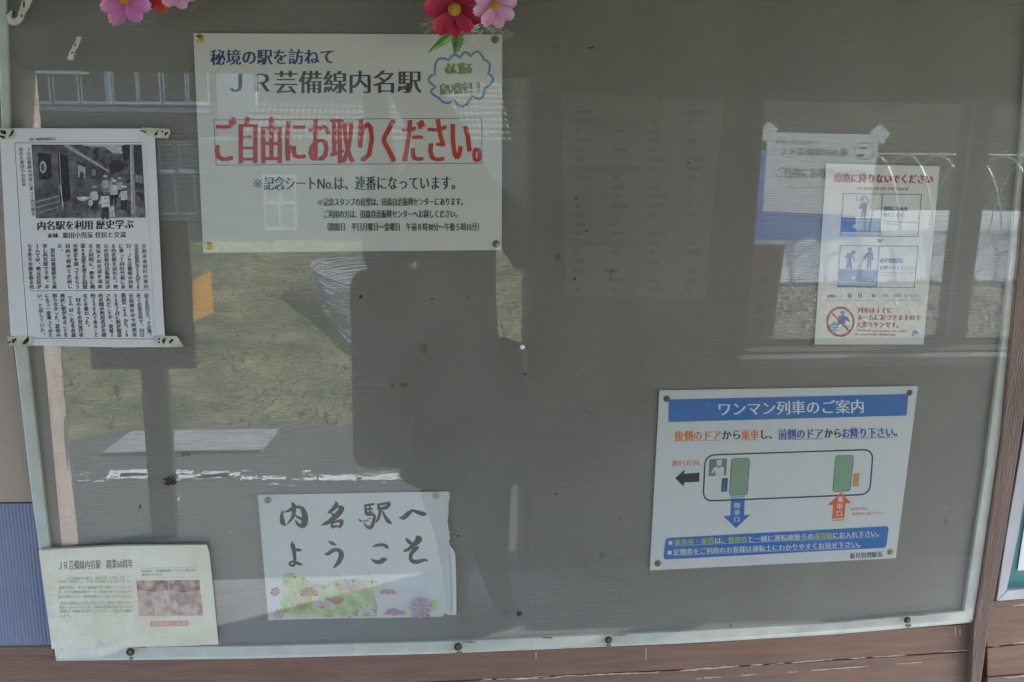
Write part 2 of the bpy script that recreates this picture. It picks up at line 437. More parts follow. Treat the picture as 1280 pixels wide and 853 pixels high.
# rail outlines measured on the photo: outer and inner edge points
L_out = [(-6, -60), (-3, 40), (1.5, 150), (17, 432), (42, 640), (69.7, 825)]
L_in = [(6, -60), (9, 40), (12, 150), (33, 432), (57, 640), (80, 809)]
B_out = [(69.7, 825), (300, 822.5), (560, 815.7), (860, 803), (1040, 792), (1217, 777)]
B_in = [(80, 809), (300, 808.5), (560, 802), (860, 789.5), (1040, 779), (1205, 764)]
R_out = [(1217, 777), (1243, 600), (1266, 430), (1280, 290), (1291, 170), (1300, 40), (1303, -60)]
R_in = [(1205, 764), (1230, 600), (1252, 430), (1266, 290), (1277, 170), (1286, 40), (1289, -60)]
def bx_at(px, py, Y=0): return at(px, py, Y)
# planks below the board
for a, b in (((-30, 817, 1216, 779), (-30, 872, 1216, 814)), ((-30, 872, 1216, 814), (-30, 990, 1213, 930))):
    g_ = 1.2
    pts = [(a[0], a[1] + g_), (560, (816 if a[1] == 817 else 852) + g_), (860, (804 if a[1] == 817 else 837) + g_), (a[2], a[3] + g_), (b[2], b[3] - .4), (860, 836.6 if b[1] == 872 else 960), (560, 851.6 if b[1] == 872 else 975), (b[0], b[1] - .4)]
    slab('plank', pts, .008, .05, M_wood, wall, bevel=.0012)
slab('plank', [(1226, 753.5), (1400, 739), (1400, 792), (1234, 809)], .008, .05, M_wood, wall, bevel=.0015)
slab('plank', [(1234, 810.5), (1400, 793.5), (1400, 832), (1234, 846)], .010, .05, M_wood, wall, bevel=.0015)
slab('plank', [(1234, 847.5), (1400, 833.5), (1400, 930), (1234, 940)], .008, .05, M_wood, wall, bevel=.0015)
zb_ = at(640, 985, .01).z - .03; zt_ = at(640, -70, .01).z + .02
for k in range(4): box('plank', (-3.0, .012, zb_ - .002 - k * zb_ / 4), (4.0, .048, zb_ - (k + 1) * zb_ / 4 + .003), M_wood, wall, bevel=.0015)
box('plank', (-3.0, .012, zt_), (4.0, .048, CEIL - .01), M_wood, wall, bevel=.0015)
box('plank', (at(1420, 400, .01).x, .012, zb_), (4.0, .048, zt_ - .003), M_wood, wall, bevel=.0015)
box('plank', (-3.0, .012, zb_), (at(-310, 800, .01).x, .048, at(-310, 642, .01).z), M_wood, wall, bevel=.0015)
# worn paint on the plank edges
random.seed(5)
Vw = []; Fw = []
def worn(x0, y0, x1, y1, n, th, Y=.0078):
    for k in range(n):
        t = random.random(); L_ = random.uniform(4, 34); x = x0 + (x1 - x0) * t; y = y0 + (y1 - y0) * t + random.gauss(0, .5)
        sl_ = (y1 - y0) / (x1 - x0); P = []
        for i in range(6): P.append((x + L_ * i / 5, y + sl_ * L_ * i / 5 - random.uniform(.1, th)))
        for i in reversed(range(6)): P.append((x + L_ * i / 5, y + sl_ * L_ * i / 5 + random.uniform(.1, th)))
        W_ = [at(p[0], p[1], Y - k * .000002) for p in P]; b = len(Vw); Vw.extend(W_)
        for tt in tessellate_polygon([W_]): Fw.append(tuple(b + i for i in tt))
worn(600, 851, 860, 837.5, 16, .9); worn(860, 837.5, 1195, 814.5, 22, .9); worn(560, 853, 700, 846, 4, .7)
worn(860, 850, 1180, 826, 9, .8); worn(0, 816.5, 60, 817, 8, .9); worn(1236, 808, 1300, 801, 4, .7, ); worn(1240, 760, 1290, 755, 5, .8); worn(1240, 849, 1280, 845, 4, .8, )
o = pyd('worn_paint', Vw, Fw, M_worn, wall)
# vertical drips of pale paint below the rail
for x, y, l_ in ((807.5, 810, 15), (1194, 784, 13), (670, 816, 7), (1200, 786, 9)):
    slab('paint_drip', [(x - .6, y), (x + .6, y), (x + .5, y + l_), (x - .3, y + l_)], .0074, .0079, M_worn, wall)
# timber post between the two boards
post = slab('timber_post', [(1218, 777), (1225, 735), (1243, 610), (1252, 545), (1285, 180), (1303, -60), (1350, -60), (1330, 100), (1306, 330), (1277, 545), (1258, 665), (1243, 752), (1234.5, 800), (1224.5, 870), (1213, 870)], -.008, .05, mat('brown_post_wood', (.15, .095, .075), .55, var=.2, vscale=10, bump=.3, bscale=50, stretch=(8, 8, 1)), bevel=.003)
tag(post, 'dark brown timber post between the large noticeboard and the teal one', 'post')
# tan panel left of the board, ribbed blue sheet below it
slab('panel', [(-900, -80), (-6, -80), (-4, 20), (.5, 150), (16, 432), (41, 627.5), (-900, 640)], .002, .05, M_tan, wall)
M_blue = ribbed_mat('ribbed_blue_plastic', (.19, .21, .33), 0, .0052, .9, .35, .45, tint=(.38, .40, .50))  # pale tint paints a lavender sheen into the blue
bs = slab('ribbed_sheet', [(-300, 634), (43, 629.5), (66, 807), (-300, 812)], .0, .02, M_blue)
tag(bs, 'ribbed blue plastic sheet on the wall left of the noticeboard', 'plastic sheet')
slab('plank', [(-300, 814), (66.5, 808.5), (68.5, 820), (-300, 823)], -.004, .007, M_wood, wall, bevel=.002)

# ================================================================== THE NOTICEBOARD
nb = empty('notice_board'); tag(nb, 'large grey ribbed noticeboard in a pale aluminium frame behind two clear panes', 'noticeboard')
M_alu = mat('pale_painted_aluminium', (.68, .69, .64), .38, var=.09, vscale=28, bump=.05, bscale=200, spec=.6)
M_back = ribbed_mat('grey_ribbed_board', (.222, .206, .180), 2, .0037, .40, .065, .5, coat=.8, coat_rough=.3, tint=(.19, .188, .175))
inset = 2
backpts = [(-3, -66), (5, 150), (20, 432), (47, 640), (72, 822), (560, 812), (860, 799), (1212, 774), (1240, 600), (1260, 430), (1287, 170), (1298, -66)]
back = slab('backing_board', backpts, Y_BACK, .03, M_back, nb)
def rail(name, O, I, Y0, Y1):
    O2 = [at(x, y, Y0) for x, y in O]; I2 = [at(x, y, Y0) for x, y in I]
    loop = O2 + I2[::-1]
    V, F = prism(loop, [Vector((p.x, Y1, p.z)) for p in loop]); o = pyd(name, V, F, M_alu, nb); fixn(o); bevel_o(o, .0012); return o
rail('frame_rail', L_out, L_in, Y_RAIL, .012)
rail('frame_rail', B_out, B_in, Y_RAIL + .0002, .012)
rail('frame_rail', R_out, R_in, Y_RAIL, .012)
# thin lower lip of the bottom rail
lip = [(x, y + 1.6) for x, y in B_out]
rail('frame_lip', lip, [(x, y + .1) for x, y in B_out], .001, .012)
M_pane = pane_mat('clear_acrylic', .022, .006)
M_pane2 = pane_mat('clear_acrylic_dusty', .022, .010)
seam = [(671.2, -66), (670.3, 200), (669.2, 600), (667.6, 812.5)]
def pane(pts, m):
    f = [at(x, y, Y_PF) for x, y in pts]; b = [Vector((p.x, -.0034, p.z)) for p in f]
    V, F = prism(f, b); o = pyd('pane', V, F, m, nb); fixn(o); return o
pane([(-5, -66), (2.5, 150), (18, 432), (43, 640), (71, 824), (300, 821), (560, 814.5)] + seam[::-1], M_pane)
pane([(x + .9, y) for x, y in seam] + [(860, 801.5), (1216, 775), (1242, 600), (1265, 430), (1279, 290), (1290, 170), (1302, -66)], M_pane2)
# screws through the panes
M_screw = mat('dark_bronze_screw', (.05, .038, .034), .45, metal=.5, var=.2, vscale=200)
M_screw_rim = mat('rusty_washer', (.16, .11, .08), .6, var=.3, vscale=150)
def lathe(prof, c, seg=20, ax=Vector((0, -1, 0))):
    u = ax.orthogonal().normalized(); v = ax.cross(u); V = []; F = []
    for r, h in prof:
        for k in range(seg):
            a = 2 * math.pi * k / seg; V.append(c + ax * h + (u * math.cos(a) + v * math.sin(a)) * r)
    for i in range(len(prof) - 1):
        for k in range(seg):
            k2 = (k + 1) % seg; F.append((i * seg + k, i * seg + k2, (i + 1) * seg + k2, (i + 1) * seg + k))
    F.append(tuple(range(seg))); F.append(tuple(reversed(range((len(prof) - 1) * seg, len(prof) * seg))))
    return V, F
def screw(px, py, r):
    c = at(px, py, Y_PF - .0002)
    V, F = lathe([(r, 0), (r, .0012), (r * .86, .002), (r * .62, .0022), (r * .55, .0016)], c)
    o = pyd('screw', V, F, M_screw, nb, smooth=True); fixn(o)
    V, F = lathe([(r * .5, 0), (r * .5, .0028), (r * .3, .0032)], c + Vector((0, -.0001, 0)))
    h = pyd('screw_head', V, F, M_screw_rim, o, smooth=True); fixn(h)
    tubeV, tubeF = lathe([(r * .16, .003), (r * .16, .0034)], c, 6); q = pyd('recess_shade', tubeV, tubeF, M_gap, o); fixn(q)  # raised black disc, painting the shade inside the screw slot
for px, py, r in ((163, 815, .0066), (572.5, 808.5, .0066), (760.5, 800, .0062), (1134, 775, .0060)): screw(px, py, r)
V, F = lathe([(.0046, 0), (.0046, .0012), (.003, .002), (.001, .0021)], at(649, 767, Y_PF - .0001)); o = pyd('screw', V, F, M_screw, nb, smooth=True); fixn(o)
V, F = lathe([(.0036, 0), (.0034, .001), (.001, .0016)], at(653, 434, Y_PF - .0001)); o = pyd('plug', V, F, mat('white_plastic_plug', (.8, .8, .78), .4), nb, smooth=True); fixn(o)

def blob(px, py, rx, ry, Y, th, m, name, parent, seed, n=16, rag=.35, ang=0):
    random.seed(seed); pts = []
    for k in range(n):
        a = 2 * math.pi * k / n; q = 1 + random.uniform(-rag, rag)
        x, y = rx * q * math.cos(a), ry * q * math.sin(a)
        pts.append((px + x * math.cos(ang) - y * math.sin(ang), py + x * math.sin(ang) + y * math.cos(ang)))
    return slab(name, pts, Y - th, Y, m, parent)
M_dirt = mat('dark_dirt', (.035, .03, .025), .9, var=.4, vscale=200)
M_rust = mat('brown_stain', (.17, .13, .09), .9, var=.3, vscale=120)
M_moss = mat('greenish_stain', (.10, .10, .045), .9, var=.3, vscale=120)
M_och = mat('ochre_stain', (.205, .17, .115), .9, var=.2, vscale=80)
blob(212, 602, 7, 5, Y_PF - .0001, .0008, M_dirt, 'dirt_speck', nb, 1, 18, .45)
for k in range(7):
    a = k * .9; blob(212 + 7 * math.cos(a), 602 + 5 * math.sin(a), 3.2, .7, Y_PF - .0001, .0004, M_dirt, 'dirt_speck', nb, 40 + k, 8, .3, a)
blob(231, 568, 5.5, 3.2, Y_PF - .0001, .0004, M_rust, 'dirt_speck', nb, 2, 14, .5); blob(146, 489, 5, 7, Y_BACK - .0002, .0002, M_moss, 'stain', back, 3, 16, .4)
blob(139, 494, 4, 3, Y_BACK - .0002, .0002, M_och, 'stain', back, 4, 16, .4)
for (x, y, rx, ry, m, sd_) in ((451, 371, 2.2, 1.8, M_dirt, 5), (540, 374, 1.6, 1.3, M_dirt, 6), (584, 371, .7, 3.5, M_dirt, 7), (530, 437, 4.5, 7, M_och, 8), (490, 483, 4, 4, M_och, 9),
                              (505, 481, 5, 3, M_rust, 10), (762, 338, 7, 3, M_och, 11), (763, 347, 2.5, 6, M_och, 12), (697, 322, 5, 5, M_och, 13), (718, 349, 1.6, 1.6, M_dirt, 14), (733, 289, 1.5, 1.3, M_dirt, 15),
                              (720, 249, 1.5, 1.3, M_dirt, 16), (860, 204, 1.6, 1.4, M_dirt, 17), (739, 60, 4, 1.2, M_dirt, 18), (697, 58, 1.2, 1, M_dirt, 19), (656, 468, 2, 1.4, M_dirt, 20), (573, 670, 1.6, 1.4, M_dirt, 21),
                              (695, 618, 1.4, 1.2, M_dirt, 22), (775, 648, 1.4, 1.2, M_dirt, 23), (752, 694, 3, 6, M_och, 24), (1182, 652, 3, 4, M_och, 25), (175, 634, 1.5, 3, M_dirt, 26), (913, 782, 1.6, 1.3, M_dirt, 27)):
    blob(x, y, rx, ry, Y_BACK - .0002, .0002, m, 'stain', back, sd_, 12, .35)
# scratches and lint on the panes
random.seed(17)
M_lint = mat('pale_scuff', (.6, .6, .58), .7)
sc = Print(Y_PF - .0001)
for (x, y) in [(random.uniform(90, 660), random.uniform(560, 780)) for _ in range(36)] + [(random.uniform(680, 1200), random.uniform(440, 770)) for _ in range(16)] + [(700, 603), (705, 606)]:
    a = random.uniform(0, 3.1); l_ = random.uniform(.8, 4.5); sc.ring([(x, y), (x + l_ * math.cos(a) * .5, y + l_ * math.sin(a) * .6), (x + l_ * math.cos(a), y + l_ * math.sin(a))], [.15, .45, .15], M_lint, closed=False)
sc.build('scuff_marks', nb)['kind'] = 'stuff'
for x, y in ((163, 815), (572.5, 808.5), (760.5, 800), (1134, 775)):
    blob(x + 1, y + 7.5, 3.2, 2.6, Y_RAIL - .0001, .0001, M_och, 'stain', nb, int(x), 12, .45); blob(x + 14, y - 5.5, 9, .7, Y_PF - .0001, .0002, M_och, 'dirt_speck', nb, int(x) + 1, 12, .5)
# lint along the bottom rail
random.seed(18)
for k in range(7):
    x = random.choice((665, 684, 700, 1085, 1010, 912, 770)) + random.uniform(-6, 6)
blob(684, 797.5, 7, 1.0, Y_PF - .0001, .0003, M_rust, 'dirt_speck', nb, 61, 12, .5); blob(1100, 773, 5, .9, Y_PF - .0001, .0003, M_och, 'dirt_speck', nb, 62, 12, .5)

# ================================================================== SHEETS
def sheet(name, Lp, Rp, Y, m, parent, th=.00035):
    V = []; F = []; loop = Lp[::1]; pts = list(Rp) + list(reversed(Lp))
    return slab(name, pts, Y, Y + th, m, parent)
M_paper = mat('white_paper', (.80, .79, .77), .5, var=.03, vscale=4, bump=.03, bscale=25, coat=.2)
M_lam = mat('laminated_paper', (.82, .81, .77), .35, var=.025, vscale=3, bump=.035, bscale=9, coat=.4)
M_lam2 = mat('laminated_blueish_paper', (.71, .73, .75), .35, var=.02, vscale=3, bump=.03, bscale=9, coat=.4)
M_film = mat('laminate_border', (.50, .49, .46), .25, coat=.6)
BLK, SLATE, RED, NAVY = (.03, .03, .035), (.045, .055, .07), (.62, .05, .03), (.035, .06, .20)

# -- big laminated poster
A = Z(230, 0, .38705)
big = empty('laminated_poster'); tag(big, 'large laminated poster with big red lettering in a thin box, beneath the artificial flowers', 'poster')
sheet('sheet', [A(30, 108), A(62, 817)], [A(1028, 112), A(1026, 808)], Y_SHEET, M_lam, big)
P = Print(Y_SHEET)
P.text('秘境の駅を訪ねて', A(86, 187), A(482, 184), 21, NAVY, .07, 3)
P.build('heading_lettering', big)
P = Print(Y_SHEET)
P.text('ＪＲ芸備線内名駅', A(150, 268), A(765, 266), 31, SLATE, .07, 3, thin=.006)
P.build('lettering', big)
P = Print(Y_SHEET)
P.ring([A(96, 388), A(962, 382), A(962, 528), A(104, 534)], .9, (.10, .18, .34))
P.text('ご自由にお取りください。', A(104, 457), A(957, 456), 64, RED, .06, 4, thin=.006)
P.build('red_lettering', big)
P = Print(Y_SHEET)
P.kome(*A(238, 593), 6.0, SLATE); P.text('記念シートNo.は、連番になっています。', A(258, 594), A(875, 592), 19, SLATE, .06, 3, thin=.004)
P.kome(*A(440, 654), 3.6, SLATE); P.text('記念スタンプの原型は、田森自治振興センターにあります。', A(451, 654), A(900, 652), 11, SLATE, .06, 2)
P.text('ご利用の方は、田森自治振興センターへお越しください。', A(452, 693), A(882, 692), 11, SLATE, .06, 2)
P.text('（開館日　平日月曜日～金曜日　午前８時30分～午後５時15分）', A(464, 734), A(952, 734), 11, SLATE, .06, 2)
P.build('small_lettering', big)
C5 = Z(510, 50, .10552)
P = Print(Y_SHEET)
cusps = [(320, 405), (485, 240), (615, 215), (740, 200), (900, 235), (950, 400), (910, 575), (760, 665), (545, 710), (370, 690), (330, 560)]
apex = [(350, 240), (545, 180), (680, 148), (825, 140), (965, 290), (1005, 480), (865, 690), (650, 790), (450, 750), (275, 620), (245, 470)]
out = []
for i in range(11): out += [C5(*p) for p in arc3(cusps[i], apex[i], cusps[(i + 1) % 11])]
P.ring(out, 3.4, (.34, .52, .68)); P.ring(out, 2.1, (.10, .30, .50))
GRN, YG = (.07, .17, .05), (.38, .55, .10)
for s_, a, b, h in (('心に残る', (445, 345), (748, 340), 15.5), ('良い旅を！！', (388, 590), (840, 560), 15.5)):
    P.text(s_, C5(*a), C5(*b), h, GRN, .16, 4); P.text(s_, C5(*a), C5(*b), h, YG, .0)
P.build('cloud_bubble', big)

# -- one-man train guide poster
O = Z(800, 470, .30483)
one = empty('laminated_poster'); tag(one, 'laminated train poster with blue header band and outlined carriage diagram', 'poster')
sheet('sheet', [O(80, 60), O(40, 798)], [O(1140, 42), O(1049, 748)], Y_SHEET, M_lam2, one)
BLU, ORG, DBL = (.02, .17, .52), (.72, .20, .05), (.04, .12, .40)
P = Print(Y_SHEET)
P.poly([O(117, 97), O(1101, 74), O(1093, 163), O(116, 190)], BLU)
P.text('ワンマン列車のご案内', O(324, 138), O(916, 126), 18.5, (.80, .82, .82), .05, 2, thin=.005)
P.build('header_band', one)
P = Print(Y_SHEET)
def ly(x): return 247 - (x - 140) * .0165
for s_, a, b, c in (('後側のドア', 142, 332, ORG), ('から', 338, 410, BLK), ('乗車', 416, 486, ORG), ('し、', 498, 540, BLK), ('前側のドア', 568, 750, DBL), ('から', 757, 823, BLK), ('お降り下さい', 830, 1038, DBL), ('。', 1042, 1054, BLK)):
    P.text(s_, O(a, ly(a)), O(b, ly(b)), 13.5 if s_ != '。' else 12, c, .08, 3)
    if c != BLK: P.ring([O(a, ly(a) + 21), O(b, ly(b) + 21)], .7, c, closed=False)
P.build('instruction_lettering', one)
P = Print(Y_SHEET)
P.ring(rrect(O(268, 325), O(956, 302), O(942, 486), O(258, 514), 13), 1.9, (.02, .022, .03))
P.poly(rrect(O(284, 342), O(357, 338), O(354, 409), O(281, 412), 2), (.17, .22, .20))
WH = (.66, .68, .68)
P.disc(*O(325, 359), 3.1, WH, 3.6); P.poly([O(314, 346), O(337, 344), O(337, 353), O(315, 354)], WH)
P.poly([O(313, 372), O(325, 379), O(337, 370), O(345, 378), O(344, 409), O(310, 410), O(309, 386), O(300, 400), O(292, 398), O(303, 376)], WH)
P.poly([O(321, 371), O(333, 370), O(326, 379)], (.17, .22, .20))
for q in ((375, 340, 450, 338, 440, 488, 366, 491), (803, 328, 876, 326, 862, 472, 790, 475)):
    rr = rrect(O(q[0], q[1]), O(q[2], q[3]), O(q[4], q[5]), O(q[6], q[7]), 3.6)
    P.poly(rr, (.24, .38, .27)); P.ring(rr, .8, (.05, .09, .06))
P.poly([O(336, 420), O(361, 419), O(357, 475), O(332, 476)], (.03, .10, .22)); P.column('運賃箱', O(348, 422), O(344, 473), 4.6, WH)
P.poly([O(876, 400), O(901, 399), O(896, 452), O(872, 453)], (.62, .33, .08)); P.column('整理券', O(888, 402), O(884, 451), 4.4, (.75, .6, .4))
P.build('carriage_diagram', one)
P = Print(Y_SHEET)
P.text('進行方向', O(130, 360), O(241, 356), 7.8, ORG, .07, 2)
P.poly([O(144, 420), O(183, 384), O(182, 402), O(244, 397), O(243, 434), O(181, 438), O(180, 455)], (.02, .02, .022))
P.build('direction_arrow', one)
P = Print(Y_SHEET)
P.poly([O(373, 504), O(430, 502), O(427, 572), O(454, 568), O(393, 625), O(341, 575), O(370, 573)], BLU); P.poly([O(373, 496), O(430, 494), O(430, 498), O(373, 500)], BLU)
P.column('降車口', O(399, 518), O(396, 602), 8, WH, .05)
P.build('alighting_arrow', one)
P = Print(Y_SHEET)
P.poly([O(825, 478), O(867, 522), O(843, 524), O(838, 583), O(787, 586), O(792, 529), O(768, 531)], (.74, .14, .035)); P.poly([O(786, 591), O(838, 588), O(838, 592), O(786, 595)], (.74, .14, .035))
P.column('乗車口', O(822, 492), O(815, 578), 8, (.8, .72, .66), .05)
P.build('boarding_arrow', one)
P = Print(Y_SHEET)
P.text('※乗車の際に', O(860, 547), O(938, 543), 3.8, ORG, .05, 2); P.text('整理券をお取り下さい。', O(872, 567), O(1002, 562), 3.8, ORG, .05, 2)
P.build('small_lettering', one)
P = Print(Y_SHEET)
P.poly(rrect(O(104, 665), O(1021, 616), O(1010, 705), O(95, 754), 4.6), BLU)
def l1(x): return 685 - (x - 115) * .0435
def l2(x): return 725 - (x - 112) * .0430
YEL = (.45, .52, .05)
P.poly([O(117, 678), O(133, 677), O(133, 692), O(117, 693)], WH); P.poly([O(114, 718), O(130, 717), O(130, 732), O(114, 733)], WH)
for s_, a, b, c in (('乗車券・運賃', 141, 303, YEL), ('は、', 308, 345, WH), ('整理券', 362, 440, YEL), ('と一緒に運転席後ろの', 446, 711, WH), ('運賃箱', 715, 788, YEL), ('にお入れ下さい。', 793, 980, WH)):
    P.text(s_, O(a, l1(a)), O(b, l1(b)), 8.2, c, .07, 2)
P.text('定期券をご利用のお客様は運転士にわかりやすくお見せ下さい。', O(137, l2(137)), O(902, l2(902)), 8.2, WH, .07, 2)
P.ring([O(141, l1(141) + 13), O(980, l1(980) + 13)], .4, WH, closed=False); P.ring([O(137, l2(137) + 13), O(902, l2(902) + 13)], .4, WH, closed=False)
P.build('notice_band', one)
P = Print(Y_SHEET); P.text('新見管理駅長', O(861, 739), O(996, 732), 7.6, BLK, .07, 3); P.build('signature_lettering', one)

# -- red do-not-enter poster
Q = Z(1000, 190, .29308)
red = empty('warning_poster'); tag(red, 'narrow white track warning poster with red title and blue picture boxes', 'poster')
sheet('sheet', [Q(112, 50), Q(62, 822)], [Q(596, 62), Q(527, 822)], Y_SHEET, M_paper, red)
DR, PB, FB = (.42, .05, .045), (.09, .17, .42), (.13, .21, .38)
P = Print(Y_SHEET)
P.text('線路に降りないでください', Q(147, 112), Q(566, 118), 12.6, DR, .13, 4)
P.text('DO NOT ENTER THE TRACK!', Q(244, 156), Q(464, 158), 5.2, DR, .08, 2)
for a, b, s_ in ((155, 90, 'せんろ'), (268, 92, 'お')): P.text(s_, Q(a, b), Q(a + (30 if len(s_) > 1 else 10), b), 2.6, DR)
P.build('title_lettering', red)
def figure(P, head, rh, polys, c):
    P.disc(*Q(*head), rh * .29, c)
    for pl in polys: P.poly([Q(*p) for p in pl], c)
P = Print(Y_SHEET)
P.poly([Q(176, 280), Q(345, 284), Q(342, 345), Q(173, 342)], (.06, .18, .42)); P.poly([Q(176, 290), Q(345, 294), Q(345, 296), Q(176, 292)], (.4, .5, .65))
P.disc(*Q(232, 318), 2.6, (.6, .66, .72), 2.6, 6); P.disc(*Q(318, 318), 4.6, (.10, .2, .30), 3.4, 9); P.disc(*Q(185, 322), 3.2, (.12, .2, .26), 2.2, 9)
for i in range(20): P.disc(*Q(178 + i * 8.4, 350 + i * .18), .7, PB, .7, 6)
P.ring([Q(186, 178), Q(518, 183), Q(503, 362), Q(172, 358)], .9, PB); P.ring([Q(352, 180), Q(341, 360)], .9, PB, closed=False)
figure(P, (264, 203), 9, [[(258, 218), (275, 214), (286, 222), (286, 240), (279, 278), (270, 278), (272, 250), (266, 278), (258, 277), (265, 245), (258, 240)], [(280, 222), (289, 208), (276, 192), (262, 197), (264, 191), (279, 187), (295, 206), (287, 228)], [(260, 218), (252, 243), (257, 245), (265, 232)]], FB)
P.ring([Q(237, 187), Q(244, 200)], .9, (.3, .15, .15), closed=False); P.disc(*Q(246, 206), .7, (.3, .15, .15))
P.text('線路にものを', Q(358, 243), Q(460, 244), 6.4, (.10, .22, .5), .12, 3); P.text('落としたら…', Q(356, 270), Q(458, 271), 5.4, (.2, .24, .36), .05, 2)
P.text('When you drop something', Q(352, 295), Q(502, 301), 3.0, FB, .05, 2); P.text('on the track', Q(352, 305), Q(420, 308), 3.0, FB, .05, 2)
P.build('picture_box', red)
P = Print(Y_SHEET); P.poly([Q(327, 372), Q(358, 373), Q(342, 393)], FB); P.build('marker_triangle', red)
P = Print(Y_SHEET)
P.poly([Q(168, 500), Q(332, 503), Q(328, 558), Q(164, 555)], (.22, .30, .52)); P.poly([Q(163, 568), Q(327, 571), Q(327, 578), Q(161, 576)], (.10, .18, .40))
P.disc(*Q(229, 536), 2.6, (.6, .66, .72), 2.6, 6)
for i in range(20): P.disc(*Q(167 + i * 8.3, 562 + i * .18), .7, PB, .7, 6)
P.ring([Q(173, 400), Q(504, 403), Q(488, 580), Q(160, 577)], .9, PB); P.ring([Q(338, 402), Q(327, 578)], .9, PB, closed=False)
figure(P, (228, 428), 9, [[(198, 432), (215, 430), (224, 442), (218, 462), (222, 498), (213, 498), (211, 470), (206, 498), (198, 497), (202, 465), (200, 447)], [(203, 432), (189, 452), (194, 455), (206, 442)], [(219, 438), (230, 468), (236, 464), (226, 438)]], FB)
figure(P, (298, 418), 9, [[(284, 430), (297, 427), (311, 430), (311, 460), (305, 462), (303, 499), (296, 499), (297, 470), (292, 499), (284, 498), (287, 462)], [(284, 432), (268, 458), (273, 462), (288, 447)], [(310, 430), (315, 462), (309, 464)]], FB)
P.poly([Q(288, 408), Q(307, 408), Q(307, 414), Q(288, 414)], FB); P.ring([Q(272, 462), Q(252, 497)], .6, FB, closed=False)
P.text('必ず駅係員に', Q(342, 464), Q(446, 466), 6.4, (.08, .24, .58), .13, 3); P.text('お知らせください。', Q(340, 494), Q(490, 496), 5.4, (.2, .24, .36), .05, 2)
P.text('Please notify the station staff', Q(338, 515), Q(486, 517), 2.8, FB, .0); P.text('immediately.', Q(338, 526), Q(400, 528), 2.8, FB, .0)
P.build('picture_box', red)
P = Print(Y_SHEET)
P.text('連絡先：', Q(115, 616), Q(160, 616), 4.4, BLK, .08, 2); P.text('新　見', Q(203, 614), Q(266, 614), 6.6, BLK, .08, 3); P.text('駅', Q(308, 614), Q(322, 614), 4.6, BLK, .08, 2)
P.text('TEL:', Q(345, 614), Q(385, 614), 4.4, BLK, .04, 2); P.text('0867-72-0220', Q(398, 613), Q(505, 613), 5.2, (.12, .12, .13), .0)
P.ring([Q(112, 633), Q(325, 633)], .5, (.2, .2, .2), closed=False); P.ring([Q(340, 633), Q(516, 634)], .5, (.2, .2, .2), closed=False)
P.build('contact_line', red)
P = Print(Y_SHEET)
cc = [Q(172 + 56 * math.cos(2 * math.pi * k / 40), 725 + 60 * math.sin(2 * math.pi * k / 40)) for k in range(40)]
figure(P, (181, 686), 9, [[(160, 700), (185, 694), (204, 706), (214, 722), (208, 726), (196, 714), (192, 738), (212, 744), (210, 752), (182, 748), (176, 730), (160, 745), (150, 742), (168, 716), (163, 706)],
                          [(146, 726), (120, 744), (124, 750), (152, 736)], [(134, 747), (164, 747), (164, 752), (134, 752)], [(132, 758), (166, 758), (166, 763), (132, 763)], [(146, 742), (152, 742), (152, 772), (146, 772)]], (.10, .24, .48))
P.ring(cc, 2.9, DR); P.ring([Q(132, 683), Q(213, 768)], 2.6, DR, closed=False)
P.build('prohibition_symbol', red)
P = Print(Y_SHEET)
P.text('列車はすぐに', Q(246, 676), Q(393, 677), 8, DR, .13, 3); P.text('ホームに近づきますので', Q(244, 707), Q(514, 708), 8, DR, .13, 3); P.text('大変キケンです。', Q(240, 737), Q(420, 739), 8, DR, .13, 3)
P.text('The train approaches very fast.', Q(238, 762), Q(452, 764), 3.8, DR, .08, 2); P.text("It's extremely dangerous.", Q(236, 777), Q(410, 779), 3.8, DR, .08, 2)
P.build('warning_lettering', red)
P = Print(Y_SHEET); P.text('JR', Q(476, 771), Q(508, 771), 7.4, (.12, .2, .5), .14, 3); P.build('logo', red)

# -- welcome sheet, brush lettering
WF = Z(330, 700, .1875)
wel = empty('welcome_sheet'); tag(wel, 'white sheet with black brush lettering and painted flowers, torn along one edge', 'sheet')
W6 = Z(300, 590, .24615)
torn = [(1062, 100), (1066, 130), (1058, 165), (1060, 200), (1054, 250), (1060, 300), (1070, 306), (1062, 318), (1068, 335), (1060, 352), (1066, 375), (1082, 395), (1094, 415), (1098, 520), (1100, 720), (1092, 728), (1055, 728), (1046, 716), (1025, 735)]
low = [(1025, 735), (900, 738), (700, 742), (520, 744), (330, 747), (143, 754)]
slab('sheet', [W6(90, 117), W6(400, 112), W6(700, 106)] + [W6(*p) for p in torn] + [W6(*p) for p in low[1:]], Y_SHEET, Y_SHEET + .0004, mat('soft_white_paper', (.70, .71, .72), .7, var=.04, vscale=5, bump=.12, bscale=12), wel)
slab('torn_flap', [W6(1060, 352), W6(1066, 375), W6(1084, 398), W6(1094, 418), W6(1099, 725), W6(1080, 727), W6(1076, 520), W6(1068, 420)], Y_SHEET - .0012, Y_SHEET - .0008, mat('curled_paper_edge', (.78, .79, .80), .7), wel)
INKB = (.028, .033, .036)
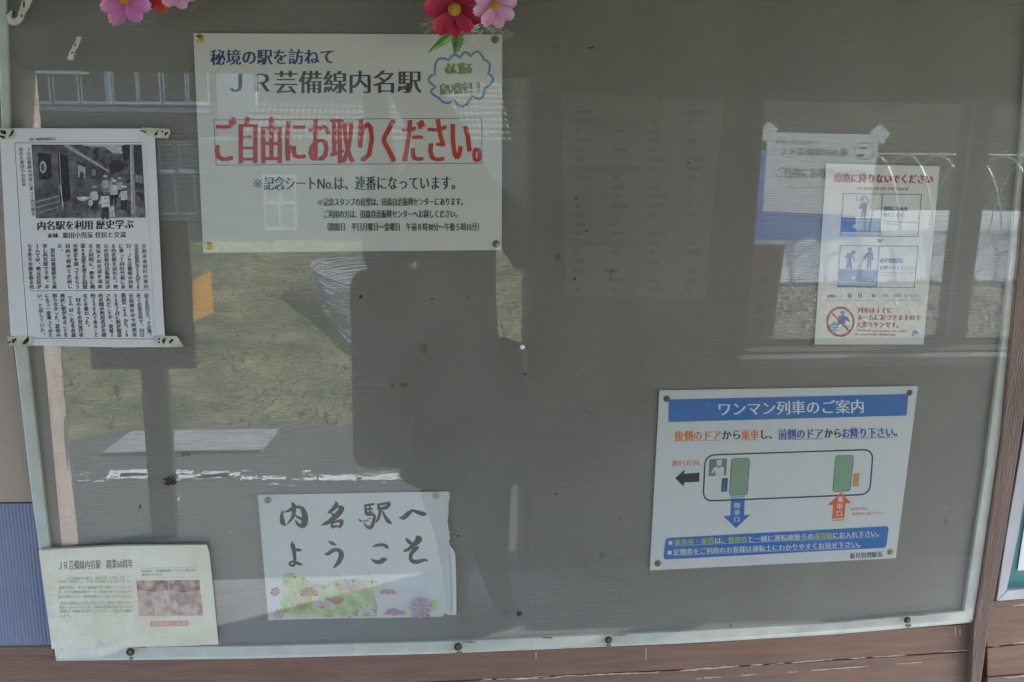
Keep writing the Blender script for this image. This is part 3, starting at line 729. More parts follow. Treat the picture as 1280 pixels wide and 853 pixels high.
strokes = [
 (Z(340, 620, .078125), [[(172, 240, 18), (158, 330, 52), (172, 430, 64), (215, 470, 18)], [(314, 105, 12), (348, 160, 60), (352, 230, 56), (335, 330, 46), (290, 400, 34), (240, 455, 8)],
   [(200, 262, 12), (260, 240, 34), (330, 205, 46), (400, 180, 34), (475, 195, 50), (520, 290, 78), (525, 400, 88), (500, 470, 78), (440, 470, 46), (395, 430, 36), (378, 385, 12)], [(370, 310, 16), (420, 345, 36), (475, 372, 36)],
   [(1018, 90, 12), (1030, 145, 62), (975, 215, 50), (905, 268, 28)], [(1050, 172, 20), (1105, 190, 62), (1108, 222, 72), (1035, 315, 72), (920, 410, 58), (840, 450, 40), (790, 468, 8)], [(940, 272, 18), (975, 300, 34)],
   [(952, 440, 18), (965, 490, 44), (985, 512, 20)], [(955, 440, 24), (1040, 408, 34), (1110, 405, 52), (1112, 440, 50), (1090, 508, 22)], [(965, 495, 34), (1030, 488, 28), (1090, 490, 28)]]),
 (Z(440, 620, .078125), [[(195, 153, 18), (280, 145, 36), (350, 130, 24)], [(212, 160, 24), (222, 230, 38), (230, 290, 36), (280, 302, 30), (340, 300, 30), (358, 340, 40), (336, 440, 46), (300, 508, 46), (235, 490, 34), (182, 430, 10)],
   [(225, 215, 22), (325, 208, 24)], [(228, 272, 18), (325, 262, 22)], [(285, 150, 22), (282, 300, 24)], [(105, 378, 12), (150, 408, 26)], [(180, 398, 8), (220, 408, 20)], [(228, 384, 8), (256, 396, 18)], [(268, 358, 8), (292, 366, 18)],
   [(415, 142, 24), (500, 130, 34), (578, 115, 36), (598, 138, 40), (545, 188, 48), (455, 205, 34)], [(425, 140, 34), (432, 200, 42), (450, 260, 36), (422, 360, 36), (380, 432, 12)], [(485, 235, 14), (530, 330, 38), (580, 405, 52), (632, 440, 20)],
   [(762, 342, 14), (820, 352, 56), (890, 292, 62), (962, 235, 36)], [(955, 228, 22), (1060, 264, 52), (1145, 292, 58), (1180, 290, 30)]]),
 (Z(340, 665, .078125), [[(320, 160, 12), (330, 220, 60), (350, 300, 54), (362, 400, 46), (364, 480, 34), (352, 535, 34), (305, 538, 32), (282, 505, 32), (320, 478, 28), (380, 488, 30), (430, 512, 42), (485, 525, 16)], [(375, 280, 22), (420, 290, 46), (470, 295, 16)],
   [(910, 155, 16), (965, 185, 46), (1020, 212, 16)], [(845, 355, 16), (900, 350, 50), (980, 295, 50), (1060, 292, 50), (1108, 350, 70), (1090, 440, 66), (1040, 520, 48), (980, 580, 8)]]),
 (Z(440, 665, .078125), [[(335, 238, 12), (400, 215, 38), (490, 208, 40), (550, 235, 46), (572, 258, 26)], [(315, 437, 16), (360, 470, 44), (440, 485, 56), (500, 450, 68), (550, 442, 24)],
   [(865, 100, 16), (900, 150, 50), (965, 200, 36)], [(1035, 78, 30), (1070, 112, 86), (1030, 170, 76), (960, 225, 46), (900, 280, 46), (832, 308, 24)], [(970, 265, 26), (1060, 247, 28), (1000, 290, 54), (945, 360, 50), (942, 440, 50), (1000, 480, 56), (1090, 470, 50), (1160, 450, 38), (1205, 465, 20)]])]
for (zf, ss), groups in zip(strokes, ((4, 6), (12, 2), (2, 2), (2, 3))):
    k0 = 0
    for g_ in groups:
        P = Print(Y_SHEET)
        for s_ in ss[k0:k0 + g_]: P.stroke([(*zf(x, y), w_ * .078125 * 1.18 + .25) for x, y, w_ in s_], INKB)
        P.build('brush_character', wel); k0 += g_
M_wash = mat('green_watercolour', (.36, .50, .13), .7, vscale=55, c2=(.72, .74, .50), bump=0)
M_wash2 = mat('yellow_green_wash', (.55, .62, .20), .7, vscale=40, c2=(.72, .74, .52))
P = Print(Y_SHEET)
P.poly([WF(*p) for p in [(130, 90), (200, 80), (260, 120), (330, 160), (410, 182), (450, 142), (530, 125), (755, 140), (757, 200), (732, 240), (757, 300), (750, 378), (600, 376), (400, 384), (210, 385), (130, 345), (108, 290), (148, 200), (128, 150)]], M_wash)
random.seed(9)
for k in range(70):
    x, y = random.uniform(130, 745), random.uniform(110, 375)
    if x < 400 and y < 90 + (x - 130) * .35: continue
    a = random.uniform(-1.9, -1.2); l_ = random.uniform(15, 45)
    P.ring([WF(x, y), WF(x + l_ * math.cos(a), y + l_ * math.sin(a))], random.uniform(.3, .7), random.choice([(.20, .36, .10), (.30, .46, .14), (.62, .70, .36), (.14, .28, .10)]), closed=False)
for x, y in ((205, 118), (265, 125), (395, 182), (480, 165), (720, 148), (600, 140)): P.disc(*WF(x, y), 1.6, (.22, .34, .12), 1.8, 8)
P.disc(*WF(1138, 300), 4.4, M_wash2, 6.5, 12); P.disc(*WF(962, 335), 4.5, M_wash2, 4.2, 12); P.disc(*WF(1000, 372), 3, (.2, .3, .1), 1.2, 8)
def pflower(cx, cy, r, c, cdark, ry=1, a0=0, a1=2 * math.pi, n=8, ctr=(.75, .35, .1)):
    for k in range(n):
        a = a0 + (a1 - a0) * (k + .5) / n; hw = .40 * (a1 - a0) / n; r_ = r * (.86 + .2 * ((k * 37) % 7) / 7)
        pts = [(cx, cy)] + [(cx + r_ * q * math.cos(a + s_ * hw), cy + r_ * q * math.sin(a + s_ * hw) * ry) for q, s_ in ((.4, -.5), (.8, -1), (.98, -.6), (.90, -.2), (.97, .15), (1, .6), (.8, 1), (.4, .5))]
        P.poly([WF(*p) for p in pts], c)
        P.ring([WF(cx, cy), WF(cx + r * .85 * math.cos(a), cy + r * .85 * math.sin(a) * ry)], .35, cdark, closed=False)
    P.disc(*WF(cx, cy), r * .13 * .1875 + .4, ctr, None, 8)
WHT = (.74, .72, .72)
pflower(75, 212, 34, (.50, .10, .16), (.3, .05, .1), .9); pflower(300, 240, 72, (.58, .13, .20), (.4, .05, .12), .85, R(175), R(365), 6)
pflower(480, 262, 62, (.68, .24, .26), (.5, .12, .15), .6, R(-20), R(200), 6); pflower(390, 318, 88, (.76, .70, .70), (.6, .4, .45), .75, R(170), R(370), 7)
pflower(262, 320, 66, (.72, .38, .42), (.5, .2, .25), .6, R(150), R(300), 4); pflower(590, 205, 92, (.72, .56, .60), (.55, .3, .38), .75, R(175), R(365), 8)
pflower(825, 225, 64, (.70, .34, .34), (.5, .18, .2), .5, R(160), R(380), 8); pflower(868, 368, 76, (.60, .28, .42), (.4, .1, .25), .6, R(180), R(360), 7)
pflower(1047, 318, 78, (.58, .38, .54), (.35, .15, .35), 1.0, 0, 2 * math.pi, 10); pflower(100, 362, 42, (.72, .45, .48), (.5, .25, .3), .9); pflower(680, 372, 68, WHT, (.6, .5, .55), .9, R(180), R(360), 6)
pflower(572, 382, 44, WHT, (.6, .5, .55), .5, R(180), R(360), 6)
P.poly([WF(1080, 372), WF(1092, 362), WF(1104, 370), WF(1104, 378), WF(1082, 378)], (.45, .04, .08))
P.build('flower_painting', wel)

# -- newspaper cutting, taped on the outside of the pane
N = Z(0, 150, .35177)
news = empty('newspaper_cutting'); tag(news, 'newspaper cutting with a black and white train photograph taped over the frame', 'newspaper cutting')
slab('sheet', [N(1, 30), (192, 161), (193.5, 172), (197, 240), (201, 330), (204, 390), (207, 434), (150, 434.5), (14, 431.6), (8, 330), (3, 230), (0, 172)], Y_OUT, Y_OUT + .0005, mat('newsprint', (.66, .66, .68), .8, var=.04, vscale=9, bump=.06, bscale=14), news)
P = Print(Y_OUT)
GR = (.05, .05, .055)
P.text('（第三種郵便物認可）', N(104, 70), N(197, 68), 4.2, GR, .05, 2)
P.ring([N(52, 82), N(66, 300), N(80, 520), N(100, 776)], .6, GR, closed=False); P.ring([N(52, 82), N(505, 80)], .6, GR, closed=False); P.ring([N(100, 776), N(552, 779)], .6, GR, closed=False)
P.ring([N(106, 608), N(545, 605)], .5, GR, closed=False)
for k in range(96): t = k / 95; P.disc(*N(518 + t * 30 + 2 * t * t, 95 + t * 675), .45, GR, None, 5)
P.build('rule_line', news)
P = Print(Y_OUT)
P.column('ＪＲ芸備線の列車に乗って内名駅を', N(99, 98), N(119, 342), 5.4, GR, .08); P.column('訪れた粟田小の児童', N(73, 97), N(85, 236), 5.4, GR, .08)
P.build('caption_lettering', news)
P = Print(Y_OUT)
P.text('内名駅を利用 歴史学ぶ', N(134, 377), N(474, 371), 12.4, BLK, .10, 4)
P.text('東城', N(169, 412), N(206, 411), 6.2, BLK, .12, 3)
P.text('粟田小児童 住民と交流', N(222, 411), N(447, 408), 8.0, BLK, .06, 3)
P.build('headline_lettering', news)
up = ['庄原市東城町の粟田', '小の全校児童22人が20', '日、ＪＲ芸備線の列車', 'に乗って同町竹森にあ', 'る内名駅を訪れた。地', '元の田森自治振興区が', '児童との交流を深め', 'ると同時に、昨年に開', '設60周年を迎えた同駅', 'の歴史を知ってもらう', '目的で初めて企画し', 'た。', '　児童は東城駅から乗', '車し内名駅で下車。ホ', 'ームでは、地元住民が', 'ら手作りの旗を振る出']
lo = ['迎えを受けた。その後、', '近くの集会所で、同自', '治振興区の事務局長が', '務局長（63）から、19', '55年７月に駅が開設', 'されたことや、東城―', '内名間の利用者が年間', '約２３０人であること', 'などを教わった。', '　同小６年の児童代表', '（12）は「これまで竹森', '地区に駅があることを', '知らなかった。夏休み', 'にもう一度乗ってみた', 'い」と話していた。']
lo[2] = '治振興区の今岡理事'
P = Print(Y_OUT)
for i, s_ in enumerate(up):
    x = 511 - i * 27.1; y1 = 441 + len(s_) / 10 * 160 if len(s_) < 9 else 601
    P.column(s_, N(x - 1, 440), N(x + 7 * (1 if y1 > 590 else .3), y1), 5.9, GR, .14)
P.build('article_lettering', news)
P = Print(Y_OUT)
for i, s_ in enumerate(lo):
    x = 518 - i * 27.1; y1 = 618 + len(s_) / 10 * 156 if len(s_) < 9 else 772
    P.column(s_, N(x, 617), N(x + 14 * (1 if y1 > 750 else .7), y1), 5.9, GR, .14)
P.build('article_lettering', news)
# its photograph
def NG(v): return mat('halftone_%03d' % int(v * 1000), (v, v, v * 1.04), .8, var=.32 if v > .1 else .7, vscale=240)
P = Print(Y_OUT)
def np_(pts, v): P.poly([N(*p) for p in pts], NG(v))
M_ht = mat('halftone_dark', (.055, .055, .06), .8, var=.6, vscale=120, c2=(.17, .17, .18)); M_hm = mat('halftone_mid', (.09, .09, .10), .8, var=.45, vscale=100, c2=(.24, .24, .25)); M_hl = mat('halftone_train', (.075, .075, .08), .8, var=.3, vscale=60, c2=(.17, .17, .175))
P.poly([N(112, 88), N(503, 88), N(518, 347), N(128, 350)], M_ht)
np_([(290, 88), (440, 88), (442, 122), (400, 118), (370, 96), (300, 94)], .42)
P.poly([N(270, 350), N(350, 290), (*N(420, 215),), N(470, 230), N(516, 300), N(518, 347)], M_hm)
P.poly([N(112, 95), N(230, 90), N(380, 180), N(385, 235), N(325, 270), N(255, 330), N(128, 348)], M_hl)
P.poly([N(228, 88), N(245, 90), N(388, 180), N(386, 186), N(228, 94)], NG(.34)); P.poly([N(128, 335), N(265, 290), N(265, 300), N(128, 350)], M_ht)
np_([(118, 292), (212, 268), (212, 272), (118, 298)], .3); np_([(120, 312), (214, 288), (214, 291), (120, 317)], .28); np_([(124, 332), (214, 306), (214, 309), (124, 337)], .25)
np_([(134, 118), (182, 122), (184, 210), (140, 214)], .03); P.disc(*N(153, 168), 4.2, NG(.36), 8, 14); P.disc(*N(152, 168), 2.2, NG(.07), 5, 12)
np_([(205, 118), (240, 128), (252, 280), (215, 300)], .025); P.ring([N(211, 120), N(222, 320)], .8, NG(.4), closed=False); P.ring([N(212, 230), N(226, 310)], .9, NG(.45), closed=False)
np_([(272, 146), (306, 158), (308, 212), (274, 208)], .05); np_([(276, 160), (303, 168), (304, 208), (278, 204)], .38); np_([(284, 184), (298, 186), (298, 206), (284, 205)], .06)
np_([(322, 162), (342, 170), (343, 210), (324, 208)], .05); np_([(325, 172), (340, 178), (340, 200), (326, 198)], .2); np_([(352, 176), (362, 180), (363, 210), (353, 208)], .06)
P.disc(*N(415, 165), 10, (.04, .04, .043), 8, 14)
np_([(470, 92), (503, 92), (515, 300), (480, 260)], .05); np_([(480, 195), (506, 198), (508, 226), (482, 222)], .22); np_([(460, 240), (512, 250), (512, 262), (462, 252)], .12); np_([(432, 92), (462, 92), (462, 140), (440, 150)], .04)
np_([(461, 90), (474, 90), (482, 335), (466, 335)], .30); np_([(463, 90), (467, 90), (471, 335), (468, 335)], .45)
def kid(x, y, s, hat=.5, shirt=.5, leg=.04):
    P.disc(*N(x, y), 3.2 * s, NG(.14), 3.4 * s, 10); P.disc(*N(x, y - 7 * s), 4.6 * s, NG(hat), 2.1 * s, 10)
    np_([(x - 14 * s, y + 14 * s), (x + 14 * s, y + 12 * s), (x + 17 * s, y + 52 * s), (x - 13 * s, y + 54 * s)], shirt)
    np_([(x - 14 * s, y + 14 * s), (x - 24 * s, y + 40 * s), (x - 18 * s, y + 43 * s), (x - 8 * s, y + 24 * s)], shirt * .8)
    np_([(x - 12 * s, y + 53 * s), (x + 16 * s, y + 51 * s), (x + 12 * s, y + 96 * s), (x + 3 * s, y + 96 * s), (x + 1 * s, y + 62 * s), (x - 5 * s, y + 96 * s), (x - 13 * s, y + 96 * s)], leg)
kid(375, 205, .75, .5, .4); kid(398, 212, .6, .3, .35); kid(425, 212, .7, .45, .38); kid(404, 222, .85, .55, .5); kid(440, 243, .8, .62, .5); kid(335, 244, .8, .3, .5); kid(374, 258, 1.0, .22, .6)
np_([(272, 276), (300, 272), (322, 278), (300, 288), (280, 286)], .55); np_([(386, 308), (404, 306), (410, 345), (390, 346)], .5); P.ring([N(370, 275), N(388, 300)], .5, NG(.05), closed=False)
P.disc(*N(322, 295), 3, NG(.5), 4.4, 10)
P.build('printed_photograph', news)
# its tapes
M_tape = mat('yellowed_adhesive_tape', (.50, .50, .36), .35, var=.16, vscale=70, c2=(.62, .63, .52), bump=.4, bscale=60, coat=.3)
M_grime = mat('black_grime', (.025, .025, .02), .9)
for pts, marks in ((((-4, 161.5), (17, 161), (16.5, 173), (8, 175), (-4, 174)), ((4, 165, 4, 2), (14.5, 167, 1.2, 5), (2, 171, 3, 2))), (((177, 159.5), (212, 161.5), (213, 166), (210, 173), (195, 172.5), (182, 169)), ((180, 165, 4, 1.4), (196, 166.5, 1.3, 3.5), (208, 167, 1.5, 3), (203, 165, 1.6, 1.2))),
                   (((194, 420), (221, 420.5), (229.5, 433.5), (207, 434.5), (193, 430)), ((205.5, 426, 2.4, 3.6), (214, 427, 2, 3), (199, 423.5, 1.2, 1.2), (199, 428, 1.2, 1.2))), (((9, 421), (42, 421), (40, 432.5), (24, 433.5), (11, 432)), ((18, 426, 2.5, 3.4), (32.5, 427, 2.2, 4.8), (12, 428, 1.5, 2)))):
    t = slab('tape', pts, Y_OUT - .0012, Y_OUT - .0006, M_tape, news)
    for k, (x, y, rx, ry) in enumerate(marks): blob(x, y, rx, ry, Y_OUT - .00125, .0003, M_grime, 'grime_mark', t, int(x * 7 + y), 10, .6, .5)

# -- yellowed sleeve, lower corner
S5 = Z(0, 620, .27322)
yel = empty('yellowed_notice'); tag(yel, 'yellowed faded notice in a plastic sleeve overlapping the lower frame corner', 'notice')
slab('sheet', [S5(177, 250), S5(400, 234), S5(700, 226), S5(945, 222), S5(958, 262), S5(975, 420), S5(1000, 680), S5(800, 688), S5(500, 694), S5(237, 700)], Y_OUT, Y_OUT + .0006, mat('yellowed_paper', (.58, .56, .40), .45, vscale=7, c2=(.68, .67, .57), bump=.8, bscale=16, coat=1.0), yel)
slab('sleeve_edge', [S5(192, 238), S5(560, 222), S5(945, 219), S5(945, 225), S5(560, 229), S5(194, 247)], Y_OUT - .0012, Y_OUT - .0007, mat('dark_sleeve_fold', (.20, .20, .19), .4), yel)
FA, PK = (.20, .19, .15), (.42, .24, .20)
P = Print(Y_OUT); P.text('ＪＲ芸備線内名駅　開業60周年', S5(270, 319), S5(608, 311), 12.2, (.20, .185, .15), .04, 2); P.build('heading_lettering', yel)
P = Print(Y_OUT); FT = (.36, .36, .28)
for y, x0, x1, s_ in ((378, 300, 565, 'ＪＲ芸備線内名駅は、昭和30年（1955）7月'), (393, 264, 600, '20日に開業し、今年で60周年を迎えます。'), (421, 270, 600, '開業当時は、多くの通勤通学客で賑わっていました'), (441, 264, 605, 'が、今では普通列車が一日三往復停車する山あいの'), (462, 266, 604, '静かな駅となり、秘境の駅として親しまれています。'),
                     (492, 274, 600, '地域の皆さんと共に歩んできた駅をこれからも'), (511, 270, 606, '末永く守っていくため、記念の行事を行いますので'), (529, 274, 606, '皆様のご参加をお待ちしています。ご協力をお願い'), (548, 276, 322, 'します。')):
    P.text(s_, S5(x0, y), S5(x1, y - 3), 4.2, FT, .03, 2)
P.build('small_lettering', yel)
P = Print(Y_OUT); P.text('内名駅は、全国秘境駅ランキング第50位に', S5(646, 345), S5(902, 340), 3.8, (.25, .24, .19), .04, 2); P.text('選ばれています。', S5(648, 362), S5(745, 359), 3.8, (.25, .24, .19), .04, 2)
P.ring([S5(640, 332), S5(905, 328)], .4, FT, closed=False); P.ring([S5(910, 352), S5(908, 370), S5(700, 374)], .3, FT, closed=False); P.build('small_lettering', yel)
M_fp = mat('faded_print_photo', (.22, .13, .12), .7, vscale=75, c2=(.58, .45, .38)); M_fp2 = mat('faded_print_pale', (.40, .26, .23), .7, vscale=85, c2=(.62, .52, .44))
P = Print(Y_OUT)
P.poly([S5(622, 388), S5(912, 385), S5(930, 548), S5(638, 550)], M_fp2); P.poly([S5(622, 388), S5(912, 385), S5(916, 430), S5(840, 445), S5(780, 430), S5(700, 440), S5(628, 430)], M_fp)
P.disc(*S5(835, 470), 9, mat('faded_bluish_blot', (.30, .27, .25), .7, vscale=90, c2=(.44, .37, .33)), 8, 14); P.poly([S5(752, 440), S5(760, 430), S5(775, 490), S5(768, 498)], (.6, .55, .46)); P.poly([S5(715, 490), S5(722, 490), S5(718, 548), S5(708, 548)], (.58, .5, .42))
P.ring([S5(770, 390), S5(772, 490)], .8, (.62, .55, .46), closed=False)
P.build('printed_photograph', yel)
P = Print(Y_OUT); P.poly([S5(687, 574), S5(862, 571), S5(862, 596), S5(689, 598)], (.60, .32, .28)); P.text('芸備線内名駅', S5(695, 586), S5(856, 584), 5.2, (.68, .52, .45), .06, 2); P.build('caption_strip', yel)

# ================================================================== thumbtacks
def tack(px, py, r, m, label):
    c = at(px, py, Y_SHEET - .0001)
    V, F = lathe([(r, 0), (r, .0005), (r * .8, .0014), (r * .4, .0019), (r * .1, .002)], c, 20)
    o = pyd('thumbtack', V, F, m, smooth=True); fixn(o)
    if m is not M_hole: tag(o, label, 'thumbtack', 'thumbtacks pinning the sheets')
M_brass = mat('brass_tack', (.62, .44, .12), .32, metal=.7, var=.15, vscale=300); M_oldb = mat('tarnished_tack', (.22, .18, .09), .45, metal=.6, var=.2, vscale=300); M_iron = mat('dark_tack', (.10, .085, .07), .5, metal=.5, var=.2, vscale=300)
M_hole = None
tack(249.8, 48.5, .0058, M_brass, 'bright brass tack in the top left corner of the red lettered poster')
tack(618.8, 49.5, .0056, M_oldb, 'dull tack under the pink flower at the red lettered poster corner')
tack(261, 307.5, .0058, M_brass, 'bright brass tack in the bottom left corner of the red lettered poster')
tack(620, 305.3, .0058, M_oldb, 'dull brown tack in the bottom right corner of the red lettered poster')
tack(833.2, 498.5, .0052, M_iron, 'dark tack at the left end of the blue header band')
tack(1137, 491, .0050, M_iron, 'dark tack at the right end of the blue header band')
tack(822.3, 704.3, .0056, M_oldb, 'tarnished tack in the bottom left corner of the train poster')
tack(1113, 690, .0056, mat('olive_tack', (.27, .28, .15), .4, metal=.5, var=.2, vscale=300), 'olive tack beside the signature of the train poster')
tack(334.8, 625.3, .0056, mat('grey_tack', (.26, .26, .25), .4, metal=.6), 'grey tack in the top left corner of the brush lettered sheet')
tack(545.2, 619.8, .0056, mat('cream_tack', (.60, .50, .30), .4, metal=.3), 'pale gold tack near the torn edge of the brush lettered sheet')

# ================================================================== tape remnants
def remnant(path, wds, label, seed):
    random.seed(seed); path = smooth_path([(*p, w_) for p, w_ in zip(path, wds)], 6); Lp = []; Rp = []
    for i, p in enumerate(path):
        a, b = path[max(i - 1, 0)], path[min(i + 1, len(path) - 1)]; t = Vector((b[0] - a[0], b[1] - a[1])).normalized(); q = Vector((-t.y, t.x)); w_ = p[2] / 2
        Lp.append((p[0] + q.x * w_ + random.uniform(-.6, .6), p[1] + q.y * w_)); Rp.append((p[0] - q.x * w_ + random.uniform(-.6, .6), p[1] - q.y * w_))
    o = slab('tape_remnant', Lp + Rp[::-1], Y_PF - .0035, Y_PF - .0022, M_tape)
    tag(o, label, 'tape', 'dried tape remnants on the pane'); return o
a = remnant([(40, -12), (33, 4), (28, 14), (24, 24), (16, 28), (11, 22), (15, 14)], [12, 11, 9, 8, 8, 6, 3], 'curled strip of dried tape above the newspaper cutting, bent like a hook', 4)
b = remnant([(99, 46), (96, 54), (91, 64), (87, 75)], [5, 6, 6, 7], 'short dried tape scrap hanging between the hooked tape and the red lettered poster', 5)
for o_, ms in ((a, ((30, 6, 1.5, 4), (17, 18, 1.5, 3), (27, 20, 1, 2))), (b, ((90, 66, 1.8, 1), (94, 56, 1, 1.6)))):
    for x, y, rx, ry in ms: blob(x, y, rx, ry, Y_PF - .0036, .0003, M_grime, 'grime_mark', o_, int(x * 3), 10, .4)

# ================================================================== artificial flowers hanging in front of the pane
def petal_mesh(L_, W_, cup, mtl, seed):
    random.seed(seed); nu, nv = 8, 6; V = []; F = []
    for i in range(nu + 1):
        u = i / nu; wdt = W_ * (math.sin(min(1, u * 1.02 + .06) * math.pi * .60) ** .9) * (1 if u < .86 else 1 - (u - .86) * 1.6)
        for j in range(nv + 1):
            v = j / nv * 2 - 1; notch = (.07 * L_ * (math.cos(v * 9) * .5 - .5) - .10 * L_ * v * v) * max(0, (u - .6) / .4)
            V.append((u * L_ + notch, v * wdt * .46, cup * .6 * L_ * (u * u * .5) + W_ * .10 * v * v * u + W_ * .03 * math.sin(v * 10) * u))
    for i in range(nu):
        for j in range(nv):
            a = i * (nv + 1) + j; F.append((a, a + 1, a + nv + 2, a + nv + 1))
    me = bpy.data.meshes.new('petal'); me.from_pydata(V, [], F); me.update(); me.shade_smooth(); me.materials.append(mtl); return me
def petal_mat(name, c, c2):
    m = bpy.data.materials.new(name); m.use_nodes = True; n = m.node_tree; p = n.nodes['Principled BSDF']
    tc = n.nodes.new('ShaderNodeTexCoord'); sx = n.nodes.new('ShaderNodeSeparateXYZ'); n.links.new(tc.outputs['Object'], sx.inputs[0])
    mp = n.nodes.new('ShaderNodeMapping'); mp.inputs['Scale'].default_value = (30, 500, 30); n.links.new(tc.outputs['Object'], mp.inputs[0])
    nz = n.nodes.new('ShaderNodeTexNoise'); nz.inputs['Scale'].default_value = 1; n.links.new(mp.outputs[0], nz.inputs[0])
    mr = n.nodes.new('ShaderNodeMapRange'); mr.inputs['From Max'].default_value = .038; n.links.new(sx.outputs[0], mr.inputs[0])
    f = math_node(n, 'ADD', mr.outputs[0], math_node(n, 'MULTIPLY_ADD', nz.outputs[0], 1.3, -.65))
    mx = n.nodes.new('ShaderNodeMix'); mx.data_type = 'RGBA'; mx.inputs[6].default_value = (*c, 1); mx.inputs[7].default_value = (*c2, 1); n.links.new(f, mx.inputs[0])
    n.links.new(mx.outputs[2], p.inputs['Base Color']); p.inputs['Roughness'].default_value = .65
    p.inputs['Sheen Weight'].default_value = .2
    return m
MP = petal_mat('pink_petal_cloth', (.62, .10, .42), (.80, .36, .68)); MPL = petal_mat('pale_pink_petal_cloth', (.60, .22, .42), (.80, .50, .68)); MC = petal_mat('crimson_petal_cloth', (.24, .008, .03), (.55, .02, .08)); MR = petal_mat('red_petal_cloth', (.65, .03, .03), (.80, .08, .07))
M_cent = mat('orange_flower_centre', (.75, .36, .03), .8, vscale=500, c2=(.85, .55, .05), bump=1, bscale=900)
def flower(px, py, r_px, m, label, Y=-.035, angs=None, ry=0, tilt=(0, 0), lens=None, wid=.62, seed=1):
    c = at(px, py, Y); L_ = (at(px + r_px, py, Y) - c).length
    f = empty('artificial_flower', c); tag(f, label, 'flower', 'artificial cosmos flowers hanging over the board')
    me = petal_mesh(L_, L_ * wid, .30, m, seed)
    angs = angs or [k * 45 for k in range(8)]
    for i, a in enumerate(angs):
        o = bpy.data.objects.new('petal', me); col.objects.link(o); o.parent = f
        # local x = radial, local z = towards the viewer (-y); screen angle a measured clockwise from right
        X = Vector((math.cos(R(a)), 0, -math.sin(R(a)))); Zv = Vector((tilt[0], -1, tilt[1])).normalized(); Yv = Zv.cross(X).normalized(); X = Yv.cross(Zv)
        s = (lens[i] if lens else 1)
        M = Matrix((X * s, Yv * s, Zv * s)).transposed().to_4x4()
        M.translation = Zv * (.0012 * (i % 2) + .0004 * i); o.matrix_local = M
    r = L_ * .20
    V, F = lathe([(r * .9, 0), (r, r * .35), (r * .85, r * .8), (r * .45, r * 1.0), (r * .05, r * 1.05)], Vector((0, -.002, 0)), 16)
    o = pyd('flower_centre', V, F, M_cent, None, smooth=True); fixn(o); o.parent = f
    return f
flower(156, -1, 37, MP, 'bright pink cloth cosmos flower above the space between newspaper and red lettered poster', angs=[112, 60, 150, 22, 195, 340, 250, 290], lens=[1.06, .98, .92, .98, .9, .9, .9, .9], wid=.62, seed=2, tilt=(.1, .25))
flower(197, -19, 36, MR, 'red cloth flower, mostly cut off, beside the bright pink flower', Y=-.028, angs=[80, 120, 40, 0, 180, 220, 260, 310], seed=3, wid=.6)
flower(221, -17, 30, MPL, 'pale pink cloth flower at the very top, right of the red petals', Y=-.04, angs=[75, 120, 30, 165, 200, 250, 300, 340], seed=4, wid=.66)
flower(568, 12, 41, MC, 'dark crimson cloth cosmos flower over the top edge of the poster', angs=[180, 128, 92, 55, 18, 228, 275, 320], lens=[.98, .98, .86, .84, .95, .9, .9, .9], wid=.62, seed=5, tilt=(.05, .12))
flower(618, 7, 29, MPL, 'pink and white cloth cosmos flower right of the crimson flower', Y=-.045, angs=[160, 118, 75, 32, -12, 205, 250, 300], wid=.60, seed=6)
# foliage
M_leaf = mat('green_cloth_leaf', (.08, .22, .03), .5, vscale=90, c2=(.16, .34, .06)); M_leafd = mat('dark_green_cloth_leaf', (.03, .10, .012), .5, vscale=90, c2=(.06, .17, .03)); M_sprig = mat('pale_green_sprig', (.30, .38, .16), .6, vscale=90, c2=(.5, .55, .34)); M_wsp = mat('white_sprig', (.72, .74, .62), .6)
fol = empty('artificial_foliage', at(580, 30, -.03)); tag(fol, 'green leaves and fine sprigs around the crimson and pink flowers', 'artificial foliage')
def leaf(pts_c, wds, m, serr=0, Y=-.034):
    path = smooth_path([(*p, w_) for p, w_ in zip(pts_c, wds)], 5); V = []; F = []
    for i, p in enumerate(path):
        a_, b_ = path[max(i - 1, 0)], path[min(i + 1, len(path) - 1)]; t = Vector((b_[0] - a_[0], b_[1] - a_[1])).normalized(); q = Vector((-t.y, t.x)); w_ = p[2] / 2 * (1 + serr * (.22 if i % 2 else -.12))
        V += [at(p[0] + q.x * w_, p[1] + q.y * w_, Y + .003), at(p[0], p[1], Y), at(p[0] - q.x * w_, p[1] - q.y * w_, Y + .003)]
    for i in range(len(path) - 1): F += [(3 * i, 3 * i + 1, 3 * i + 4, 3 * i + 3), (3 * i + 1, 3 * i + 2, 3 * i + 5, 3 * i + 4)]
    o = pyd('leaf', V, F, m, fol); md = o.modifiers.new('s', 'SOLIDIFY'); md.thickness = .0004; return o
leaf([(572, 34), (560, 47), (548, 56), (535, 66.5)], [6, 11, 8, .6], M_leaf)
leaf([(572, 38), (572, 50), (571, 60), (568, 68)], [8, 14, 9, .8], M_leafd, 1)
leaf([(556, 34), (560, 42), (570, 50)], [8, 8, 2], M_leafd, 1, -.030)
leaf([(590, 32), (597, 22), (604, 12)], [6, 12, 5], M_leaf, 1, -.028)
leaf([(528, -6), (540, 4), (552, 2)], [5, 9, 4], M_leaf, 1, -.028)
leaf([(598, 26), (592, 34), (584, 38)], [5, 7, 1], M_sprig, 1, -.03)
random.seed(21)
